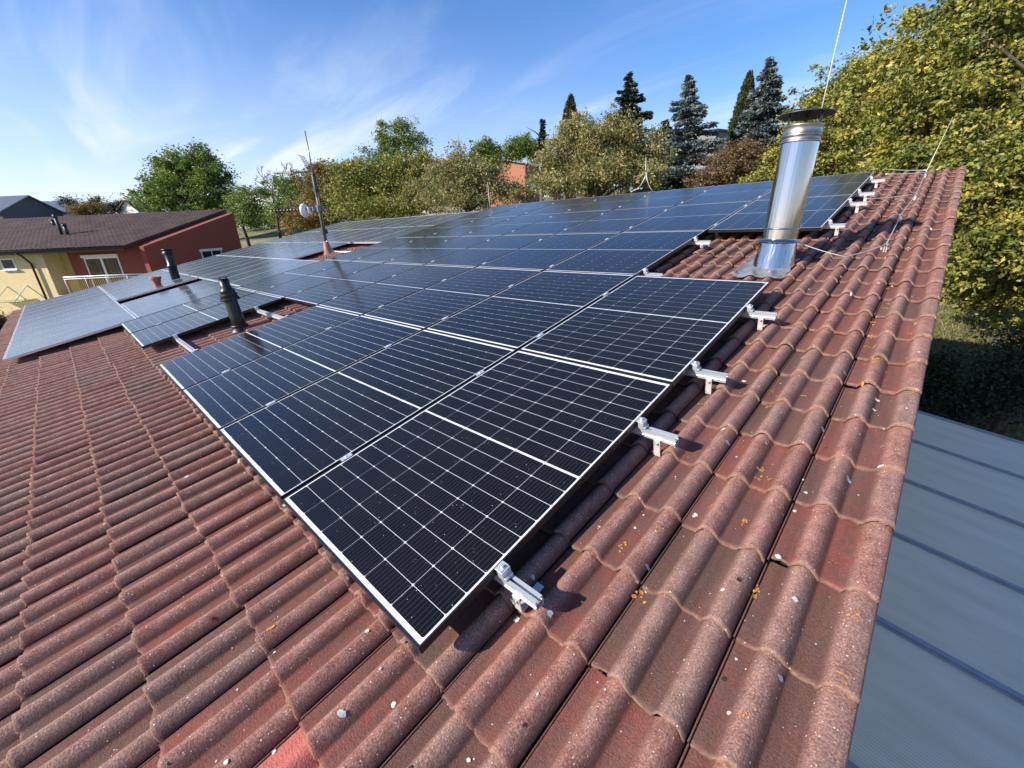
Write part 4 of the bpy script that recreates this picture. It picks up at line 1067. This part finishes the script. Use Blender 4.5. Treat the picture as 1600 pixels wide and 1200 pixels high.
def conifer(name, label, D, apex, foot, half, needlem, seed, whorls=26, dens=1.0, droop=.35, ragged=.25, group=None, bare_low=False):
    """apex/foot = picture points of the tip and of the lowest visible whorl; half = half width there in px"""
    rng = np.random.default_rng(seed); s = D / FPX
    A = at(apex[0], apex[1], D); Fp = at(foot[0], foot[1], D); Rm = half * s
    H = np.linalg.norm(A - Fp); base = np.array([Fp[0], Fp[1], gz(Fp[0], Fp[1])])
    hl = A[2] - base[2]; hv = A[2] - Fp[2]
    t = thing(name, label, 'conifer', tuple(base), (0, 0, 0), group)
    b = MB(); lean = (A - base) * np.array([1, 1, 0])
    b.tube([(0, 0, -.3), lean * .5 + [0, 0, hl * .5], lean + [0, 0, hl]], [.2, .11, .012], 8, cap=False)
    C, Dv, Sz, Tn = [], [], [], []
    for k in range(whorls):
        f = ((k + .3) / whorls) ** 1.05; z = hl - hv * f * 1.12; r0 = Rm * (f ** .85) * 1.0
        nb = rng.integers(6, 10)
        ph = rng.random() * 6
        for j in range(nb):
            a = ph + j * 2 * math.pi / nb + rng.normal(0, .2); L = max(.12, r0 * rng.uniform(1 - ragged * 1.6, 1 + ragged * .8)); dr = droop * rng.uniform(.5, 1.4)
            zj = z + rng.normal(0, .28) * hv / whorls; p0 = lean * (zj / hl) + np.array([0, 0, zj]); pts = []
            for q in np.linspace(0, 1, 6):
                pts.append(p0 + np.array([math.cos(a) * L * q, math.sin(a) * L * q, L * (.18 * q - dr * q * q * 1.4 + .35 * dr * q ** 4 * 2)]))
            b.tube(pts, [.028 * max(L, .3), .022 * max(L, .3), .016 * max(L, .3), .01, .007, .004], 4, cap=False)
            m_ = max(24, int(230 * L * dens)); tt = rng.random(m_) ** .6; pa = np.array(pts); ip = np.clip((tt * 5).astype(int), 0, 4); fr = (tt * 5 - ip)[:, None]
            P = pa[ip] * (1 - fr) + pa[ip + 1] * fr; sp = (.05 + .20 * L * (1 - tt * .75))[:, None]
            side = np.array([-math.sin(a), math.cos(a), 0])
            off = rng.normal(0, 1, (m_, 1)) * side * sp + rng.normal(0, .035, (m_, 3)); off[:, 2] -= np.abs(rng.normal(0, .05, m_))
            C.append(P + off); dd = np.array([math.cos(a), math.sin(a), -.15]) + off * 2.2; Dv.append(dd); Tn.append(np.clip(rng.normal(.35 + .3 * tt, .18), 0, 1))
    C = np.concatenate(C); d = np.concatenate(Dv) + rng.normal(0, .35, C.shape); d /= np.linalg.norm(d, axis=1)[:, None]; Tn = np.concatenate(Tn); n = len(C)
    a = rng.normal(0, 1, (n, 3)); a -= (a * d).sum(1)[:, None] * d; a /= np.linalg.norm(a, axis=1)[:, None]
    L = rng.uniform(.12, .24, n)[:, None]; W = L * .34
    V = np.stack([C - d * L * .3, C + a * W, C + d * L * .9, C - a * W], 1).reshape(-1, 3)
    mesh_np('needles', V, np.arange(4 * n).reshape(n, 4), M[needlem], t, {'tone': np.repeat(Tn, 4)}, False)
    b.build('trunk', M['bark'], t)
    return t
def columnar(name, label, D, apex, foot, half, needlem, seed, n=9000, power=.6):
    rng = np.random.default_rng(seed); s = D / FPX
    A = at(apex[0], apex[1], D); Fp = at(foot[0], foot[1], D); Rm = half * s; base = np.array([Fp[0], Fp[1], gz(Fp[0], Fp[1])])
    t = thing(name, label, 'conifer', tuple(base)); hl = A[2] - base[2]; hv = A[2] - Fp[2]; lean = (A - base) * np.array([1, 1, 0])
    f = rng.random(n) ** .65; z = hl - hv * f * 1.15; r = Rm * f ** power * (rng.random(n) ** .3) * (1 + .16 * np.sin(f * 40 + rng.integers(0, 5, n))); a = rng.random(n) * 2 * math.pi
    C = np.stack([r * np.cos(a), r * np.sin(a), z], 1) + lean * (z / hl)[:, None]
    d = np.stack([np.cos(a) * .35, np.sin(a) * .35, np.full(n, .9)], 1) + rng.normal(0, .25, (n, 3)); d /= np.linalg.norm(d, axis=1)[:, None]
    q = rng.normal(0, 1, (n, 3)); q -= (q * d).sum(1)[:, None] * d; q /= np.linalg.norm(q, axis=1)[:, None]; L = rng.uniform(.12, .26, n)[:, None]; W = L * .3
    V = np.stack([C, C + d * L * .5 + q * W, C + d * L, C + d * L * .5 - q * W], 1).reshape(-1, 3)
    mesh_np('needles', V, np.arange(4 * n).reshape(n, 4), M[needlem], t, {'tone': np.repeat(np.clip(rng.normal(.5, .25, n), 0, 1), 4)}, False)
    b = MB(); b.tube([(0, 0, -.3), lean + [0, 0, hl * .97]], [.14, .01], 7, cap=False); b.build('trunk', M['bark'], t)

def build_trees():
    # right side: big yellow-green trees close to the verge
    broadleaf('broadleaf_tree', 'large yellowing tree filling the right side beyond the roof edge', 10.5,
              [(1475, 95, 95, 80), (1575, 60, 90, 90), (1420, 175, 80, 60), (1530, 215, 110, 90), (1600, 330, 100, 110, .8), (1445, 265, 90, 50), (1530, 330, 60, 65, .5), (1560, 440, 75, 45, .3), (1640, 180, 90, 120), (1500, 20, 70, 40), (1590, 430, 60, 60, .2), (1570, 270, 90, 70, -1.0), (1560, 385, 75, 50, -.9), (1500, 320, 60, 60, -.4)],
              .112, 150000, 'leaf_yellowgreen', 11, (1730, 540), trunk_r=.10, clump=.23, ncl=1300, droop=.55, aspect=.6, twigs=40)
    broadleaf('broadleaf_tree', 'green yellow tree behind the chimney cap, left of the largest tree', 15.5,
              [(1300, 165, 52, 42), (1345, 125, 42, 32), (1262, 225, 36, 42), (1330, 225, 70, 45), (1385, 160, 50, 50), (1300, 262, 80, 22)],
              .11, 62000, 'leaf_yellowgreen', 12, (1330, 300), trunk_r=.16, clump=.24, ncl=560, droop=.5, twigs=20)
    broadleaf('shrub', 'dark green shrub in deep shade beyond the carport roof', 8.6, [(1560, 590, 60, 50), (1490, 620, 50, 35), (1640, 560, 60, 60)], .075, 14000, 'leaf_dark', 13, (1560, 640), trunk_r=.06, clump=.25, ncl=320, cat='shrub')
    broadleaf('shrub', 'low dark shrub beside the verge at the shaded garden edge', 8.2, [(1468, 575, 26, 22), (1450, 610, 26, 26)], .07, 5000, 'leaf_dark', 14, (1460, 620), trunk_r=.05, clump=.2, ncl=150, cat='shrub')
    # cherry trees in the middle
    broadleaf('cherry_tree', 'drooping cherry tree with browning leaves in front of the tall conifers', 18,
              [(908, 232, 44, 36), (955, 215, 42, 32), (880, 258, 40, 34), (1000, 232, 36, 30), (935, 270, 85, 30), (1015, 268, 30, 26), (890, 285, 62, 18), (905, 195, 16, 14)],
              .12, 62000, 'leaf_cherry', 21, (930, 330), trunk_r=.13, clump=.24, ncl=800, droop=.9, aspect=.42, twigs=50)
    broadleaf('cherry_tree', 'lower cherry tree with white wall showing between its leaves', 21,
              [(735, 275, 52, 30), (690, 285, 45, 28), (765, 288, 28, 22), (725, 310, 80, 22), (715, 248, 22, 18), (800, 306, 40, 14), (808, 292, 16, 10)], .12, 32000, 'leaf_cherry', 22, (730, 330), trunk_r=.1, clump=.26, ncl=520, droop=.8, aspect=.42, twigs=40, sparse=.05)
    broadleaf('fruit_tree', 'yellow green fruit tree right of the antenna mast', 24,
              [(560, 300, 48, 34), (600, 285, 42, 32), (640, 300, 50, 34), (545, 270, 34, 22), (655, 265, 36, 24), (600, 325, 80, 20)], .13, 42000, 'leaf_yellowgreen', 23, (600, 340), trunk_r=.12, clump=.28, ncl=650, droop=.4, twigs=20, tone=(0, .85))
    broadleaf('fruit_tree', 'tall loose tree with upright shoots above the yellow green fruit tree', 27,
              [(628, 203, 20, 18), (640, 222, 24, 13), (605, 232, 22, 22), (664, 220, 11, 8), (576, 243, 11, 13), (615, 252, 40, 16), (598, 212, 7, 18), (655, 240, 18, 14)], .12, 14000, 'leaf_green', 24, (615, 320), trunk_r=.10, clump=.22, ncl=260, sparse=.1, twigs=40)
    broadleaf('shrub', 'orange brown bush behind the left half of the antenna mast', 29, [(505, 300, 34, 26), (478, 340, 36, 20), (500, 270, 16, 12)], .13, 18000, 'leaf_orange', 25, (500, 360), trunk_r=.06, clump=.28, ncl=260, cat='shrub')
    broadleaf('broadleaf_tree', 'pale green round tree behind the cherry trees', 46, [(760, 240, 22, 17), (770, 252, 22, 16), (748, 255, 18, 15), (762, 229, 12, 9)], .2, 16000, 'leaf_bright', 26, (762, 300), trunk_r=.14, clump=.32, ncl=220)
    broadleaf('broadleaf_tree', 'dark green round tree behind the orange brick building', 66, [(815, 228, 22, 12), (802, 236, 16, 12), (832, 236, 16, 14)], .28, 12000, 'leaf_green', 27, (815, 270), trunk_r=.2, clump=.5, ncl=160)
    # left side
    broadleaf('walnut_tree', 'big dense green tree with a dead top right of the neighbour roof', 41,
              [(288, 258, 32, 22), (322, 268, 32, 24), (268, 282, 30, 22), (340, 284, 22, 18), (300, 296, 54, 22), (244, 298, 16, 14), (250, 312, 34, 12), (345, 312, 28, 18), (310, 240, 18, 10), (252, 258, 14, 12), (275, 322, 40, 14), (320, 325, 34, 14)],
              .20, 56000, 'leaf_green', 31, (310, 350), trunk_r=.3, clump=.42, ncl=460, tone=(0, 1))
    rng = np.random.default_rng(5)
    P = at(322, 254, 41); b = MB()
    t = [o for o in bpy.data.objects if o.name.startswith('walnut_tree')][0]; base = np.array(t.location)
    b.tube([at(312, 300, 41) - base, at(318, 270, 41) - base, P - base], [.16, .12, .08], 6, cap=False)
    for q in range(5): bare_branches(b, P - base - [0, 0, q * .35], 1.25, .075, rng, 4, .75)
    b.build('dead_branch', M['bark_pale'], t)
    broadleaf('fruit_tree', 'crooked dark orchard tree right of the red gable wall', 37, [(385, 318, 26, 22), (410, 300, 16, 12), (398, 340, 24, 14), (372, 335, 18, 14)], .15, 11000, 'leaf_green', 32, (388, 375), trunk_r=.13, clump=.34, ncl=150, twigs=30)
    broadleaf('fruit_tree', 'sparse orchard tree with bare upright branches left of the mast', 35, [(440, 290, 22, 14), (455, 318, 36, 22), (432, 330, 22, 16), (470, 285, 16, 12), (425, 275, 10, 10)], .14, 9000, 'leaf_green', 33, (440, 375), trunk_r=.12, clump=.32, ncl=150, twigs=40)
    t = [o for o in bpy.data.objects if o.name.startswith('fruit_tree')][-1]; 
    for o in bpy.data.objects:
        if o.get('label', '').startswith('sparse orchard'): t = o
    base = np.array(t.location); b = MB()
    for p in ((425, 300), (418, 290), (438, 285), (470, 285)):
        q = at(p[0], p[1], 35) - base; limb_mesh(b, at(440, 330, 35) - base, q, .09, .06, rng, .08, 5, 5); bare_branches(b, q, .95, .055, rng, 4, .9)
    b.build('bare_branch', M['bark_pale'], t)
    broadleaf('broadleaf_tree', 'hazy green tree behind the right orchard trees, left of the mast top', 48, [(525, 268, 22, 12), (560, 266, 18, 10), (500, 275, 26, 14), (540, 280, 40, 14), (470, 300, 36, 20)], .24, 16000, 'leaf_green', 34, (520, 320), trunk_r=.2, clump=.45, ncl=200)
    broadleaf('shrub', 'long low hedge bush on the lawn behind the orchard trees', 50, [(400, 345, 44, 14), (470, 340, 50, 16), (530, 335, 40, 18), (375, 340, 20, 14)], .2, 16000, 'leaf_green', 61, (450, 370), trunk_r=.1, clump=.42, ncl=260, cat='shrub')
    broadleaf('fruit_tree', 'olive brown orchard tree close behind the mast foot', 33, [(520, 300, 22, 20), (495, 320, 30, 16), (540, 320, 26, 18)], .13, 13000, 'leaf_cherry', 62, (515, 350), trunk_r=.1, clump=.3, ncl=240, twigs=20)
    broadleaf('broadleaf_tree', 'distant dark round tree beyond the brown roof, left of centre', 72, [(108, 322, 16, 12), (100, 330, 20, 10)], .22, 8000, 'leaf_dark', 35, (108, 335), trunk_r=.2, clump=.6, ncl=100)
    broadleaf('broadleaf_tree', 'distant yellowish tree beyond the middle of the brown roof', 68, [(138, 325, 22, 9), (125, 328, 18, 8)], .2, 8000, 'leaf_orange', 36, (138, 335), trunk_r=.2, clump=.5, ncl=100)
    broadleaf('broadleaf_tree', 'distant tall dark green tree beyond the right half of the brown roof', 74, [(152, 322, 8, 12), (180, 324, 14, 9), (192, 322, 8, 9)], .22, 8000, 'leaf_dark', 37, (165, 335), trunk_r=.2, clump=.55, ncl=100)
    broadleaf('shrub', 'dark red leaved bush at the far left eave below the yellow wall', 24, [(-4, 503, 16, 11), (-16, 520, 26, 18)], .1, 8000, 'leaf_red', 38, (-6, 520), trunk_r=.05, clump=.3, ncl=120, cat='shrub')
    broadleaf('shrub', 'brown leaved bush between the blue spruce and the chimney', 21, [(1135, 262, 38, 24), (1180, 255, 34, 24), (1155, 240, 26, 16), (1110, 280, 36, 14), (1200, 275, 30, 16)], .10, 26000, 'leaf_brown', 39, (1150, 310), trunk_r=.06, clump=.22, ncl=380, cat='shrub', twigs=30)
    broadleaf('shrub', 'green yellow bush at the left foot of the steel chimney behind the ridge', 19, [(1190, 285, 24, 10), (1210, 262, 16, 24)], .11, 8000, 'leaf_yellowgreen', 40, (1195, 310), trunk_r=.05, clump=.2, ncl=130, cat='shrub')
    # conifers
    conifer('spruce', 'dark green spruce behind the cherry tree crown', 34, (984, 114), (985, 196), 40, 'needle_dark', 51, whorls=11, droop=.12, ragged=.42, dens=.8)
    conifer('blue_spruce', 'ragged blue spruce with bare twigs in the middle of the conifers', 26, (1077, 119), (1072, 262), 66, 'needle_blue', 52, whorls=14, dens=.8, ragged=.55, droop=.26)
    conifer('spruce', 'low dark spruce between the cherry tree and the ragged blue spruce', 28, (1040, 190), (1040, 300), 62, 'needle_dark', 53, whorls=14, dens=1.2)
    conifer('blue_spruce', 'dense tall blue spruce left of the chimney cap', 27, (1204, 92), (1195, 235), 60, 'needle_blue', 54, whorls=18, dens=1.0, ragged=.32, droop=.3)
    columnar('thuja', 'dark pointed column conifer beside the dense blue spruce', 28.5, (1172, 114), (1152, 226), 21, 'needle_thuja', 55, 12000, .62)
    columnar('thuja', 'narrow dark column conifer above the cherry tree', 36, (892, 149), (888, 225), 18, 'needle_thuja', 56, 8000, .62)
    conifer('spruce', 'broken topped conifer with one long side branch left of the dark column', 38, (848, 187), (846, 240), 10, 'needle_dark', 57, whorls=8, droop=.1)
    for o in bpy.data.objects:
        if o.get('label', '').startswith('broken topped'): t = o
    base = np.array(t.location); q0 = at(846, 215, 38) - base; q1 = at(823, 199, 38) - base; b = MB(); b.tube([q0, q0 * .6 + q1 * .4 + [0, 0, .1], q1], [.09, .06, .02], 6)
    b.build('side_branch', M['bark'], t)
M['leaf_red'] = leaf_mat('leaves_red', [(.05, .012, .012), (.10, .02, .018), (.06, .05, .015)])
build_trees()

def grass_patch():
    rng = np.random.default_rng(3); n = 26000
    x = rng.uniform(-1.5, 7.5, n); y = rng.uniform(9.5, 21, n); C = np.stack([x, y, gz(x, y)], 1)
    d = np.stack([rng.normal(0, .3, n), rng.normal(0, .3, n), np.ones(n)], 1); a = rng.normal(0, 1, (n, 3)); a[:, 2] = 0; a /= np.linalg.norm(a, axis=1)[:, None]
    L = rng.uniform(.06, .16, n)[:, None]
    V = np.stack([C - a * .012, C + a * .012, C + d * L + a * .003, C + d * L - a * .003], 1).reshape(-1, 3)
    o = mesh_np('grass', V, np.arange(4 * n).reshape(n, 4), M['grass'], None, {'tone': np.repeat(rng.random(n), 4)})
    tag(o, 'dry yellow green grass on the bank behind the carport', 'grass', kind='stuff')
M['grass'] = leaf_mat('grass_blades', [(.07, .085, .02), (.16, .15, .04), (.27, .22, .09)], .3)
grass_patch()
